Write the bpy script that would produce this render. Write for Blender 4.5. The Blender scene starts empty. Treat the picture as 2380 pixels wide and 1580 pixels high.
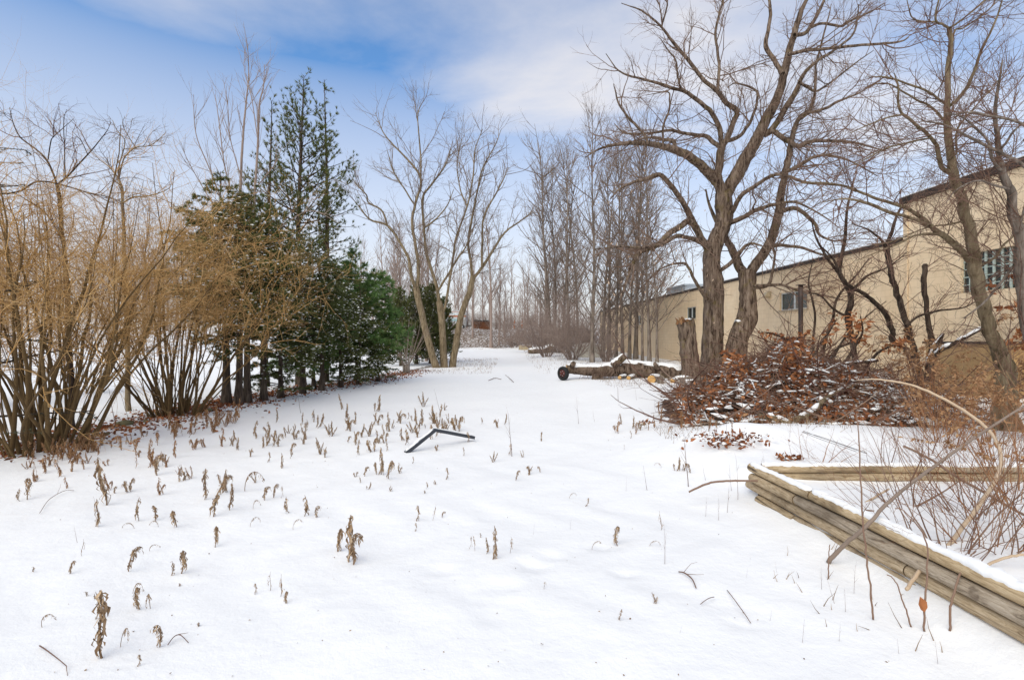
import bpy, math, random
import numpy as np
R = math.radians
scene = bpy.context.scene
COL = scene.collection
# ------------------------------------------------------------------ camera, sky, sun, exposure
F = 1190.0           # focal length in photo pixels (photo 2380 x 1580), horizon at v = 790
CH = 1.6             # eye height in metres
cam_d = bpy.data.cameras.new('camera'); cam = bpy.data.objects.new('camera', cam_d); COL.objects.link(cam)
cam.location = (0, 0, CH); cam.rotation_euler = (R(90), 0, 0)
cam_d.sensor_width = 36; cam_d.lens = 18.0; cam_d.clip_start = 0.05; cam_d.clip_end = 3000
scene.camera = cam
SUN_AZ, SUN_EL = R(207), R(46)          # azimuth clockwise from +Y: behind the camera, to the left
world = bpy.data.worlds.new('World'); scene.world = world; world.use_nodes = True
def build_sky():
    nt = world.node_tree; N = nt.nodes; Lk = nt.links; N.clear()
    out = N.new('ShaderNodeOutputWorld'); bg = N.new('ShaderNodeBackground')
    sky = N.new('ShaderNodeTexSky'); sky.sky_type = 'NISHITA'; sky.sun_disc = False
    sky.sun_elevation = SUN_EL; sky.sun_rotation = SUN_AZ; sky.air_density = 1.0; sky.dust_density = 1.6; sky.ozone_density = 2.0
    bg.inputs['Strength'].default_value = 0.115
    tc = N.new('ShaderNodeTexCoord'); sep = N.new('ShaderNodeSeparateXYZ'); Lk.new(tc.outputs['Generated'], sep.inputs[0])
    def math_(op, a, b=None, clamp=False):
        m = N.new('ShaderNodeMath'); m.operation = op; m.use_clamp = clamp
        for i, x in enumerate((a, b)):
            if x is None: continue
            if isinstance(x, (int, float)): m.inputs[i].default_value = x
            else: Lk.new(x, m.inputs[i])
        return m.outputs[0]
    zc = math_('MAXIMUM', sep.outputs['Z'], 0.03)
    zz = math_('ADD', zc, 0.12)
    px = math_('DIVIDE', sep.outputs['X'], zz); py = math_('DIVIDE', sep.outputs['Y'], zz)
    comb = N.new('ShaderNodeCombineXYZ'); Lk.new(px, comb.inputs[0]); Lk.new(py, comb.inputs[1])
    mp = N.new('ShaderNodeMapping'); Lk.new(comb.outputs[0], mp.inputs[0])
    mp.inputs['Location'].default_value = CLOUD_OFF; mp.inputs['Rotation'].default_value = (0, 0, R(-20)); mp.inputs['Scale'].default_value = (0.55, 1.0, 1)
    n1 = N.new('ShaderNodeTexNoise'); n1.inputs['Scale'].default_value = 0.9; n1.inputs['Detail'].default_value = 9; n1.inputs['Roughness'].default_value = 0.56; n1.inputs['Distortion'].default_value = 0.25
    Lk.new(mp.outputs[0], n1.inputs['Vector'])
    r1 = N.new('ShaderNodeValToRGB'); Lk.new(n1.outputs['Fac'], r1.inputs[0])
    r1.color_ramp.elements[0].position = 0.45; r1.color_ramp.elements[0].color = (0, 0, 0, 1)
    r1.color_ramp.elements[1].position = 0.74; r1.color_ramp.elements[1].color = (1, 1, 1, 1)
    # thin veil thickening towards the horizon
    hz = math_('SUBTRACT', 1.0, math_('MULTIPLY', zc, VEIL), True)
    hz = math_('POWER', hz, 0.6)
    cl = math_('MULTIPLY', r1.outputs[0], 0.9)
    fac = math_('MAXIMUM', cl, math_('MULTIPLY', hz, 0.93))
    mix = N.new('ShaderNodeMix'); mix.data_type = 'RGBA'; Lk.new(fac, mix.inputs[0])
    tint = N.new('ShaderNodeMix'); tint.data_type = 'RGBA'; tint.blend_type = 'MULTIPLY'; tint.inputs[0].default_value = 1
    Lk.new(sky.outputs[0], tint.inputs[6]); tint.inputs[7].default_value = SKY_TINT
    Lk.new(tint.outputs[2], mix.inputs[6]); mix.inputs[7].default_value = CLOUD_COL
    Lk.new(mix.outputs[2], bg.inputs['Color']); Lk.new(bg.outputs[0], out.inputs['Surface'])
CLOUD_OFF = (1.3, -1.0, .74); VEIL = 2.2; SKY_TINT = (0.95, 1.42, 1.74, 1); CLOUD_COL = (7.55, 7.2, 7.0, 1)
build_sky()
sun_d = bpy.data.lights.new('sun', 'SUN'); sun = bpy.data.objects.new('sun', sun_d); COL.objects.link(sun)
sun_d.energy = 2.3; sun_d.angle = R(75); sun_d.color = (1.0, 0.85, 0.63)
sun.rotation_euler = (R(90) - SUN_EL, 0, math.pi - SUN_AZ)
vs = scene.view_settings; vs.view_transform = 'Standard'; vs.look = 'None'; vs.exposure = 0.14; vs.gamma = 1.0; vs.use_curve_mapping = False
scene.cycles.use_denoising = True
scene.cycles.max_bounces = 6; scene.cycles.diffuse_bounces = 4; scene.cycles.transparent_max_bounces = 6

# ------------------------------------------------------------------ helpers
def P(u, v, Y): return np.array(((u - 1190.0) / F * Y, Y, CH - (v - 790.0) / F * Y))
def sm(a, b, x):
    t = np.clip((x - a) / (b - a), 0, 1); return t * t * (3 - 2 * t)
PRINTS = [(-0.49, 3.55, .13, .03), (-0.06, 3.30, .15, .035), (0.16, 3.62, .16, .045), (0.28, 3.78, .12, .035), (0.72, 3.98, .13, .03), (0.76, 3.50, .10, .04),
          (-0.13, 2.92, .13, .025), (-1.1, 3.1, .12, .02), (-2.2, 3.4, .12, .02), (0.9, 4.9, .14, .02), (-0.2, 4.6, .12, .02), (1.3, 2.9, .1, .03), (1.62, 3.02, .1, .02), (0.5, 2.7, .1, .02), (-1.9, 4.4, .1, .02)]
def gz(x, y):
    x = np.asarray(x, float); y = np.asarray(y, float)
    z = 0.5 * sm(28, 60, y)
    z = z + 0.012 * np.sin(x * 1.7 + 0.6 * y) + 0.010 * np.sin(y * 2.3 - x * 0.9 + 1) + 0.006 * np.sin(x * 4.1 + 2) * np.sin(y * 3.7)
    # far bank
    z = z + 2.55 * sm(58.5, 68, y + 0.6 * np.sin(x * .5) + .35 * np.sin(x * 1.3)) * sm(-13, -9, x) * (1 - sm(9, 16, x)) * (1 + .05 * np.sin(x * .8))
    # open field on the left climbs slowly
    z = z + 2.6 * sm(20, 85, y) * (1 - sm(-26, -11, x))
    # tongue of litter under the shrubs
    z = z + 0.05 * np.exp(-(((x + 6.9) / 1.5) ** 2)) * sm(5, 8, y) * (1 - sm(22, 26, y))
    # retained ground behind the timbers, and the drift in front of the brush pile
    bed = sm(2.32, 2.5, x)
    z = z + bed * (0.10 * (1 - sm(5.45, 5.6, y)))
    rs = bed * sm(5.46, 5.56, y) + (1 - bed) * sm(5.0, 7.2, y)
    z = z + sm(1.2, 3.0, x) * 0.22 * rs * (1 - .4 * sm(9, 20, y))
    z = z + 0.17 * np.exp(-(((x - 3.9) / 1.5) ** 2) - ((y - 7.3) / 0.75) ** 2)
    z = z + 0.10 * np.exp(-(((x - 3.2) / 0.5) ** 2) - ((y - 7.0) / 0.4) ** 2)
    # snow drifted against the timber wall
    z = z + 0.03 * np.exp(-((x - 2.25) / .30) ** 2) * (1 - bed) * sm(3.2, 4.4, y) * (1 - sm(5.2, 6.4, y)) 
    for (a, b, r, d) in PRINTS:
        q = ((x - a) / r) ** 2 + ((y - b) / (r * .8)) ** 2
        d = d * .55; q = q * 1.7
        z = z - d * np.exp(-q * 1.2) + 0.2 * d * np.exp(-((np.sqrt(q) - 1.6) / .45) ** 2)
    return z
def G(u, v, dz=0.0):
    """the ground point seen at photo pixel (u, v)"""
    Y = CH * F / max(v - 790.0, 8)
    for _ in range(12):
        g = float(gz((u - 1190) / F * Y, Y)); Y = 0.5 * Y + 0.5 * (CH - g) * F / max(v - 790.0, 8)
    return np.array(((u - 1190) / F * Y, Y, float(gz((u - 1190) / F * Y, Y)) + dz))
def GX(x, y, dz=0.0): return np.array((x, y, float(gz(x, y)) + dz))

def mesh(name, V, Q=None, T=None, smooth=True, tone=None):
    me = bpy.data.meshes.new(name); V = np.asarray(V, np.float32).reshape(-1, 3)
    Q = np.zeros((0, 4), np.int32) if Q is None else np.asarray(Q, np.int32).reshape(-1, 4)
    T = np.zeros((0, 3), np.int32) if T is None else np.asarray(T, np.int32).reshape(-1, 3)
    me.vertices.add(len(V)); me.vertices.foreach_set('co', V.ravel())
    nl = Q.size + T.size; me.loops.add(nl)
    me.loops.foreach_set('vertex_index', np.concatenate((Q.ravel(), T.ravel())).astype(np.int32))
    npol = len(Q) + len(T); me.polygons.add(npol)
    st = np.concatenate((np.arange(len(Q)) * 4, Q.size + np.arange(len(T)) * 3)).astype(np.int32)
    me.polygons.foreach_set('loop_start', st)
    me.polygons.foreach_set('use_smooth', np.full(npol, smooth, bool))
    if tone is not None:
        a = me.attributes.new('tone', 'FLOAT', 'POINT'); a.data.foreach_set('value', np.asarray(tone, np.float32).ravel())
    me.update(calc_edges=True); me.validate()
    return me
def put(name, me, mt=None, parent=None, loc=None):
    o = bpy.data.objects.new(name, me); COL.objects.link(o)
    if mt is not None and me is not None and not me.materials: me.materials.append(mt)
    if parent is not None: o.parent = parent
    if loc is not None: o.location = loc
    return o
def tag(o, label=None, cat=None, group=None, kind=None):
    if label: o['label'] = label
    if cat: o['category'] = cat
    if group: o['group'] = group
    if kind: o['kind'] = kind
    return o
def thing(name, loc, label, cat, group=None, rz=0.0, scale=1.0):
    o = bpy.data.objects.new(name, None); COL.objects.link(o); o.location = tuple(float(c) for c in loc); o.rotation_euler = (0, 0, rz); o.scale = (scale,) * 3
    o.empty_display_size = .2
    tag(o, label, cat, group); o['kind'] = 'thing'; return o
def copy_tree(root, loc, rz, scale, label, group=None):
    c = root.copy(); COL.objects.link(c); c.location = tuple(float(q) for q in loc); c.rotation_euler = (0, 0, rz); c.scale = (scale,) * 3 if isinstance(scale, (int, float)) else scale
    c['label'] = label
    if group: c['group'] = group
    for ch in list(root.children):
        d = ch.copy(); COL.objects.link(d); d.parent = c
        for g in list(ch.children):
            e = g.copy(); COL.objects.link(e); e.parent = d
    return c
def norm(a): return a / np.maximum(np.linalg.norm(a, axis=-1, keepdims=True), 1e-9)

class TB:
    """collects tapered tubes, leaves and solids in one mesh, about an origin"""
    def __init__(s, origin=(0, 0, 0)): s.V = []; s.Q = []; s.T = []; s.tn = []; s.n = 0; s.o = np.asarray(origin, float)
    def add(s, V, Q=None, T=None, tone=0.5):
        V = np.asarray(V, float).reshape(-1, 3); s.V.append(V - s.o)
        if Q is not None and len(Q): s.Q.append(np.asarray(Q).reshape(-1, 4) + s.n)
        if T is not None and len(T): s.T.append(np.asarray(T).reshape(-1, 3) + s.n)
        t = np.asarray(tone, float)
        s.tn.append(np.full(len(V), float(t)) if t.ndim == 0 else t.ravel()); s.n += len(V)
    def tubes(s, pts, rad, sides=3, tone=None, cap=False, rough=0.0, rng=None):
        pts = np.asarray(pts, float); rad = np.asarray(rad, float)
        if pts.ndim == 2: pts = pts[None]; rad = rad[None]
        N, K, _ = pts.shape
        if N == 0: return
        t = norm(np.gradient(pts, axis=1)); m = norm(pts[:, -1] - pts[:, 0])
        ref = np.where(np.abs(m[:, 2:3]) < 0.8, np.array([[0, 0, 1.0]]), np.array([[1.0, 0.13, 0]]))[:, None, :]
        a = norm(np.cross(t, ref)); b = np.cross(t, a)
        th = np.arange(sides) / sides * 2 * np.pi
        rr = rad[:, :, None] * np.ones(sides)
        if rough and rng is not None:
            rr = rr * (1 + rough * rng.normal(0, 1, (N, 1, sides)) * .6 + rough * rng.normal(0, 1, (N, K, sides)))
        V = pts[:, :, None, :] + rr[..., None] * (np.cos(th)[None, None, :, None] * a[:, :, None, :] + np.sin(th)[None, None, :, None] * b[:, :, None, :])
        i = np.arange(N)[:, None, None] * K * sides; k = np.arange(K - 1)[None, :, None] * sides; j = np.arange(sides)[None, None, :]; j2 = (j + 1) % sides
        Q = np.stack((i + k + j, i + k + j2, i + k + sides + j2, i + k + sides + j), -1).reshape(-1, 4)
        tn = 0.5 if tone is None else np.broadcast_to(np.asarray(tone, float).reshape((N, -1, 1)), (N, K, sides))
        base = s.n
        s.add(V, Q, None, tn)
        if cap:
            for n in range(N):
                for kk, fl in ((0, 1), (K - 1, 0)):
                    c = base + n * K * sides + kk * sides + np.arange(sides)
                    p0 = s.n; s.add(pts[n, kk][None], None, None, tn if np.ndim(tn) == 0 else tn[n, kk, 0])
                    tri = np.stack((np.full(sides, p0), np.roll(c, -1), c) if fl else (np.full(sides, p0), c, np.roll(c, -1)), -1); s.T.append(tri)
    def box(s, lo, hi, tone=0.5):
        lo = np.asarray(lo, float); hi = np.asarray(hi, float)
        V = np.array([[(lo, hi)[i][0], (lo, hi)[j][1], (lo, hi)[k][2]] for i in (0, 1) for j in (0, 1) for k in (0, 1)])
        s.add(V, [[0, 1, 3, 2], [4, 6, 7, 5], [0, 4, 5, 1], [2, 3, 7, 6], [0, 2, 6, 4], [1, 5, 7, 3]], None, tone)
    def build(s, name, mt, parent=None, smooth=True, loc=None):
        V = np.concatenate(s.V) if s.V else np.zeros((0, 3))
        me = mesh(name, V, np.concatenate(s.Q) if s.Q else None, np.concatenate(s.T) if s.T else None, smooth, np.concatenate(s.tn) if s.tn else None)
        return put(name, me, mt, parent, loc)
    def build_mesh(s, name, mt, smooth=True):
        me = mesh(name, np.concatenate(s.V), np.concatenate(s.Q) if s.Q else None, np.concatenate(s.T) if s.T else None, smooth, np.concatenate(s.tn))
        me.materials.append(mt); return me

# ---- plants: every level of branches is grown at once
def grow(P0, D, L, Rr, nseg, wig, up, rng, tip=0.3):
    N = len(P0); pts = np.empty((N, nseg + 1, 3)); dirs = np.empty((N, nseg + 1, 3)); pts[:, 0] = P0; d = norm(D); dirs[:, 0] = d
    step = (L / nseg)[:, None]; upv = np.array([0, 0, 1.0])
    for i in range(nseg):
        d = norm(d + rng.normal(0, wig, (N, 3)) + up * upv); pts[:, i + 1] = pts[:, i] + d * step; dirs[:, i + 1] = d
    rad = Rr[:, None] * np.linspace(1, tip, nseg + 1)[None]
    return pts, rad, dirs
def spawn(pts, rad, dirs, n, t0, t1, ang, sd, rng):
    N, K, _ = pts.shape
    idx = np.repeat(np.arange(N), n); M = len(idx)
    t = rng.uniform(t0, t1, M); f = t * (K - 1); i = np.minimum(f.astype(int), K - 2); f = (f - i)[:, None]
    p = pts[idx, i] * (1 - f) + pts[idx, i + 1] * f; r = rad[idx, i] * (1 - f[:, 0]) + rad[idx, i + 1] * f[:, 0]; d = dirs[idx, i]
    a = rng.normal(ang, sd, M)[:, None]; q = rng.normal(0, 1, (M, 3)); q = norm(q - (q * d).sum(1, keepdims=True) * d)
    return p, norm(np.cos(a) * d + np.sin(a) * q), r, t, idx
def plen(pts): return np.linalg.norm(np.diff(pts, axis=1), axis=2).sum(1)
def ramify(tb, par, specs, rng, tone0=0.5):
    """par: (pts, rad, dirs) of the parents; specs: one dict per level"""
    last = par
    for sp in specs:
        pts, rad, dirs = last
        L = plen(pts); n = rng.poisson(np.maximum(sp['dens'] * L * (sp.get('t1', 1) - sp.get('t0', 0)), 0))
        p, d, r, t, idx = spawn(pts, rad, dirs, n, sp.get('t0', 0.1), sp.get('t1', 1.0), sp.get('ang', .8), sp.get('sd', .25), rng)
        if not len(p): return last
        if 'bias' in sp: d = norm(d + np.asarray(sp['bias']))
        l = rng.uniform(sp['len'][0], sp['len'][1], len(p)) * (1 - sp.get('short', .45) * t)
        rr = np.minimum(r * .8, rng.uniform(sp['rad'][0], sp['rad'][1], len(p)))
        last = grow(p, d, l, rr, sp.get('nseg', 3), sp.get('wig', .18), sp.get('up', .0), rng, sp.get('tip', .4))
        tb.tubes(last[0], last[1], sp.get('sides', 3), tone=np.clip(sp.get('tone', tone0) + rng.normal(0, .12, len(p)), 0, 1))
    return last
def smooth_path(pts, m=5):
    """Catmull-Rom through rows of [x, y, z, r]"""
    p = np.asarray(pts, float); p = np.vstack((2 * p[0] - p[1], p, 2 * p[-1] - p[-2])); out = []
    for i in range(1, len(p) - 2):
        for k in range(m):
            t = k / m; a, b, c, d = p[i - 1:i + 3]
            out.append(.5 * (2 * b + (c - a) * t + (2 * a - 5 * b + 4 * c - d) * t * t + (3 * b - a - 3 * c + d) * t ** 3))
    out.append(p[-2]); return np.array(out)
def limb(px, Y0, Y1, m=4, pw=1.0):
    """px rows (u, v, r_px); depth runs from Y0 to Y1"""
    n = len(px); rows = []
    for i, row in enumerate(px):
        u, v, r = row[:3]; Y = row[3] if len(row) > 3 else Y0 + (Y1 - Y0) * (i / (n - 1)) ** pw; q = P(u, v, Y); rows.append([*q, r * Y / F])
    w = smooth_path(rows, m); w[:, 3] = np.maximum(w[:, 3], .003)
    return w
def as_par(w):
    pts = w[None, :, :3]; return pts, w[None, :, 3], norm(np.gradient(pts, axis=1))
def needles(tb, Pn, Dn, n, L, w, spread, rng, droop=0.0, tone=.5, tsd=.15):
    """n thin needles at every tip, as slender triangles"""
    M = len(Pn) * n; p = np.repeat(Pn, n, 0); d = np.repeat(norm(Dn), n, 0)
    q = rng.normal(0, 1, (M, 3)); q = norm(q - (q * d).sum(1, keepdims=True) * d); a = np.abs(rng.normal(spread, spread * .4, M))[:, None]
    dd = norm(np.cos(a) * d + np.sin(a) * q - np.array([0, 0, droop])); l = rng.uniform(.7, 1.15, M)[:, None] * L
    s = norm(np.cross(dd, rng.normal(0, 1, (M, 3)))) * w
    V = np.stack((p - s, p + s, p + dd * l), 1)
    tn = np.clip(np.repeat(np.asarray(tone) * np.ones(len(Pn)), n)[:, None] + rng.normal(0, tsd, (M, 1)), 0, 1) * np.ones((1, 3))
    tb.add(V, None, np.arange(M * 3).reshape(-1, 3), tn)
def leaves(tb, Pn, Dn, L, w, rng, curl=.5, tone=.5, tsd=.2):
    """dry folded leaves: a bent, keeled blade of six triangles"""
    M = len(Pn); d = norm(Dn); s = norm(np.cross(d, rng.normal(0, 1, (M, 3)))); nrm = np.cross(s, d)
    l = (np.ones(M) * L * rng.uniform(.6, 1.25, M))[:, None]; ww = (np.ones(M) * w * rng.uniform(.6, 1.2, M))[:, None]
    c = rng.normal(0, curl, M)[:, None]; k = rng.uniform(.15, .8, M)[:, None]
    p0 = Pn; m1 = p0 + d * l * .4 + nrm * l * c * .15; m2 = p0 + d * l * .75 + nrm * l * c * .4; tp = p0 + d * l + nrm * l * c * .75
    V = np.stack((p0, m1 - s * ww + nrm * ww * k, m1, m1 + s * ww + nrm * ww * k, m2 - s * ww * .8 + nrm * ww * k, m2, m2 + s * ww * .8 + nrm * ww * k, tp), 1)
    b = np.arange(M)[:, None] * 8
    T = np.concatenate([b + np.array([t]) for t in ((0, 2, 1), (0, 3, 2), (4, 5, 7), (5, 6, 7))]); Q = np.concatenate([b + np.array([t]) for t in ((1, 2, 5, 4), (2, 3, 6, 5))])
    tn = np.clip(np.asarray(tone) * np.ones(M) + rng.normal(0, tsd, M), 0, 1)[:, None] * np.ones((1, 8))
    tb.add(V, Q, T, tn)
_ico = None
def ico_arrays():
    global _ico
    if _ico is None:
        import bmesh
        bm = bmesh.new(); bmesh.ops.create_icosphere(bm, subdivisions=1, radius=1)
        _ico = (np.array([v.co[:] for v in bm.verts]), np.array([[v.index for v in f.verts] for f in bm.faces])); bm.free()
    return _ico
def lumps(tb, Pn, S, rng, jit=.25, tone=.5):
    """rounded lumps (snow, clods): S rows of (rx, ry, rz)"""
    v, f = ico_arrays(); M = len(Pn)
    a = rng.uniform(0, 6.28, M); ca, sa = np.cos(a)[:, None], np.sin(a)[:, None]
    V = v[None] * (1 + rng.normal(0, jit, (M, len(v), 1))) * np.asarray(S)[:, None, :]
    V = np.stack((V[..., 0] * ca - V[..., 1] * sa, V[..., 0] * sa + V[..., 1] * ca, V[..., 2]), -1) + np.asarray(Pn)[:, None, :]
    tb.add(V, None, (np.arange(M)[:, None, None] * len(v) + f[None]).reshape(-1, 3), tone)
def snow_cap(tb, w, rng, cover=1.0, thick=.03, width=.75, sides=7, t0=0.0, t1=1.0, gap=0.0, calm=1.0):
    """a rounded ribbon of snow lying along the top of a limb, rows of w = x, y, z, r"""
    w = np.asarray(w); n = len(w); a, b = int(t0 * (n - 1)), max(int(t1 * (n - 1)), int(t0 * (n - 1)) + 2); w = w[a:b + 1]
    t = norm(np.gradient(w[:, :3], axis=0)); s = norm(np.cross(t, [0, 0, 1.0])); up = np.cross(s, t)
    K = len(w); prof = np.linspace(-1, 1, sides); V = []
    ph = rng.uniform(0, 6, 3); x = np.arange(K)
    wv = width * (1 + .22 * calm * np.sin(x * .9 * calm + ph[0]) + .16 * calm * rng.normal(0, 1, K)); tk = thick * (1 + .3 * np.sin(x * .6 * calm + ph[1]) + .2 * calm * rng.normal(0, 1, K))
    if gap: 
        g = (np.sin(x * .55 + ph[2]) + .7 * rng.normal(0, 1, K)) < gap * 2 - 1; wv = np.where(g, .12, wv); tk = np.where(g, -.01, tk)
    wv[[0, -1]] *= .4; tk[[0, -1]] *= .3
    for k in range(K):
        r = w[k, 3]
        for q in prof:
            ang = q * min(1.35, max(.05, wv[k] * 1.35)); rr = r * .985 + (tk[k] * (1 - abs(q) ** 3) if abs(q) < 1 else -.004)
            V.append(w[k, :3] + rr * (math.sin(ang) * s[k] + math.cos(ang) * up[k]))
    Q = [[k * sides + j, k * sides + j + 1, (k + 1) * sides + j + 1, (k + 1) * sides + j] for k in range(K - 1) for j in range(sides - 1)]
    tb.add(np.array(V), Q, None, .5)

# ------------------------------------------------------------------ materials
MATS = {}
def nodes(name):
    m = bpy.data.materials.new(name); m.use_nodes = True; nt = m.node_tree; b = nt.nodes['Principled BSDF']; MATS[name] = m
    return m, nt, nt.nodes, nt.links, b
def ramp(N, Lk, src, stops):
    r = N.new('ShaderNodeValToRGB'); e = r.color_ramp.elements
    while len(e) < len(stops): e.new(.5)
    for i, (p, c) in enumerate(stops): e[i].position = p; e[i].color = (*c, 1)
    Lk.new(src, r.inputs[0]); return r.outputs[0]
def noise(N, Lk, scale, detail=5, rough=.6, stretch=None, coord='Object', dist=0):
    tc = N.new('ShaderNodeTexCoord'); mp = N.new('ShaderNodeMapping'); Lk.new(tc.outputs[coord], mp.inputs[0])
    if stretch: mp.inputs['Scale'].default_value = stretch
    n = N.new('ShaderNodeTexNoise'); n.inputs['Scale'].default_value = scale; n.inputs['Detail'].default_value = detail; n.inputs['Roughness'].default_value = rough; n.inputs['Distortion'].default_value = dist
    Lk.new(mp.outputs[0], n.inputs['Vector']); return n.outputs['Fac']
def mixc(N, Lk, fac, a, b, mode='MIX'):
    m = N.new('ShaderNodeMix'); m.data_type = 'RGBA'; m.blend_type = mode
    for i, x in ((0, fac), (6, a), (7, b)):
        if isinstance(x, (int, float)): m.inputs[i].default_value = x
        elif isinstance(x, tuple): m.inputs[i].default_value = (*x, 1)
        else: Lk.new(x, m.inputs[i])
    return m.outputs[2]
def bump(N, Lk, b, src, strength, dist=.02):
    n = N.new('ShaderNodeBump'); n.inputs['Strength'].default_value = strength; n.inputs['Distance'].default_value = dist
    Lk.new(src, n.inputs['Height']); Lk.new(n.outputs[0], b.inputs['Normal']); return n
def tone_mat(name, stops, rough=.85, nscale=6, namp=.35, stretch=None, bumps=0.0, spec=.2, trans=0.0):
    """colour by the 'tone' attribute (which piece) broken up by noise"""
    m, nt, N, Lk, b = nodes(name)
    at = N.new('ShaderNodeAttribute'); at.attribute_name = 'tone'
    n = noise(N, Lk, nscale, 5, .65, stretch)
    mm = N.new('ShaderNodeMath'); mm.operation = 'MULTIPLY_ADD'; Lk.new(n, mm.inputs[0]); mm.inputs[1].default_value = namp * 2; mm.inputs[2].default_value = -namp
    ad = N.new('ShaderNodeMath'); ad.operation = 'ADD'; Lk.new(mm.outputs[0], ad.inputs[0]); Lk.new(at.outputs['Fac'], ad.inputs[1])
    c = ramp(N, Lk, ad.outputs[0], stops); Lk.new(c, b.inputs['Base Color'])
    b.inputs['Roughness'].default_value = rough; b.inputs['Specular IOR Level'].default_value = spec
    if bumps: bump(N, Lk, b, n, bumps)
    if trans:
        tr = N.new('ShaderNodeBsdfTranslucent'); Lk.new(c, tr.inputs[0]); mx = N.new('ShaderNodeMixShader'); mx.inputs[0].default_value = trans
        Lk.new(b.outputs[0], mx.inputs[1]); Lk.new(tr.outputs[0], mx.inputs[2]); Lk.new(mx.outputs[0], nt.nodes['Material Output'].inputs['Surface'])
    return m
def bark_mat(name, dark, mid, light, scale=9, moss=None, bstr=.9):
    m, nt, N, Lk, b = nodes(name)
    n1 = noise(N, Lk, scale, 8, .7, (1, 1, .16), dist=.6); n2 = noise(N, Lk, 1.7, 4, .6)
    c = ramp(N, Lk, n1, ((.40, dark), (.50, mid), (.63, light)))
    c = mixc(N, Lk, ramp(N, Lk, n2, ((.45, (0, 0, 0)), (.75, (.3, .3, .3)))), c, light)
    if moss: c = mixc(N, Lk, ramp(N, Lk, noise(N, Lk, 2.3, 6, .7), ((.55, (0, 0, 0)), (.72, (.75, .75, .75)))), c, moss)
    at = N.new('ShaderNodeAttribute'); at.attribute_name = 'tone'
    c = mixc(N, Lk, ramp(N, Lk, at.outputs['Fac'], ((.1, (.75, .75, .75)), (.9, (1.25, 1.25, 1.25)))), (1, 1, 1), c, 'MULTIPLY') if False else c
    Lk.new(c, b.inputs['Base Color']); b.inputs['Roughness'].default_value = .9; b.inputs['Specular IOR Level'].default_value = .15
    bump(N, Lk, b, n1, bstr, .09); return m
def plain(name, col, rough=.7, var=.12, scale=8, bstr=.0, metal=0.0, spec=.3, stretch=None):
    m, nt, N, Lk, b = nodes(name); n = noise(N, Lk, scale, 6, .65, stretch)
    lo = tuple(max(0, c * (1 - var * 2)) for c in col); hi = tuple(min(1, c * (1 + var)) for c in col)
    Lk.new(ramp(N, Lk, n, ((.3, lo), (.7, hi))), b.inputs['Base Color']); b.inputs['Roughness'].default_value = rough; b.inputs['Metallic'].default_value = metal; b.inputs['Specular IOR Level'].default_value = spec
    if bstr: bump(N, Lk, b, n, bstr)
    return m

def snow_mat(name, ground=False):
    m, nt, N, Lk, b = nodes(name)
    col = (.85, .845, .835)
    if ground:
        # old leaves and turf show through the thin snow in ragged patches under the hedge and on the bank
        at = N.new('ShaderNodeAttribute'); at.attribute_name = 'tone'
        n = noise(N, Lk, 5.5, 8, .75); n3 = noise(N, Lk, .9, 3, .5)
        s = N.new('ShaderNodeMath'); s.operation = 'ADD'; Lk.new(n, s.inputs[0]); Lk.new(at.outputs['Fac'], s.inputs[1])
        f = ramp(N, Lk, s.outputs[0], ((.98, (0, 0, 0)), (1.0, (1, 1, 1))))
        m2 = N.new('ShaderNodeMapRange'); Lk.new(s.outputs[0], m2.inputs[0]); m2.inputs[1].default_value = .98; m2.inputs[2].default_value = 1.07
        lit = ramp(N, Lk, noise(N, Lk, 14, 5, .8), ((.3, (.055, .030, .018)), (.55, (.13, .075, .04)), (.75, (.10, .09, .04))))
        c = mixc(N, Lk, m2.outputs[0], col, lit); Lk.new(c, b.inputs['Base Color'])
        N.remove(f.node)
    else: b.inputs['Base Color'].default_value = (*col, 1)
    b.inputs['Roughness'].default_value = .75; b.inputs['Specular IOR Level'].default_value = .25
    nb = noise(N, Lk, 3.2 if ground else 14, 9, .62); nf = noise(N, Lk, 90, 3, .6)
    bm1 = bump(N, Lk, b, nb, .42 if ground else .35, .05 if ground else .02)
    bm2 = N.new('ShaderNodeBump'); bm2.inputs['Strength'].default_value = .22; bm2.inputs['Distance'].default_value = .006; Lk.new(nf, bm2.inputs['Height']); Lk.new(bm1.outputs[0], bm2.inputs['Normal']); Lk.new(bm2.outputs[0], b.inputs['Normal'])
    return m
SNOW_G = snow_mat('snow_ground', True); SNOW = snow_mat('snow')
BARK_MAPLE = bark_mat('bark_maple', (.036, .023, .016), (.145, .10, .073), (.27, .205, .155), 11, (.16, .12, .03))
BARK_OLIVE = bark_mat('bark_olive', (.09, .063, .035), (.20, .15, .09), (.30, .235, .15), 12, None, .6)
BARK_GREY = bark_mat('bark_grey', (.08, .062, .05), (.19, .15, .12), (.29, .245, .205), 10, None, .6)
BARK_DARK = bark_mat('bark_dark', (.016, .010, .008), (.05, .034, .026), (.11, .08, .06), 12, None, .8)
BARK_PINE = bark_mat('bark_pine', (.035, .025, .018), (.09, .065, .048), (.15, .115, .085), 12)
TWIG_MAPLE = tone_mat('twig_maple', ((0, (.075, .043, .03)), (.5, (.20, .13, .095)), (1, (.36, .265, .20))), nscale=3)
TWIG_RED = tone_mat('twig_red', ((0, (.075, .03, .024)), (.5, (.20, .12, .085)), (1, (.31, .23, .17))), nscale=3)
TWIG_RUST = tone_mat('twig_rust', ((0, (.10, .036, .018)), (.5, (.27, .125, .06)), (1, (.44, .27, .15))), nscale=3)
TWIG_GREY = tone_mat('twig_grey', ((0, (.10, .07, .055)), (.5, (.22, .165, .13)), (1, (.36, .29, .23))), nscale=3)
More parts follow.
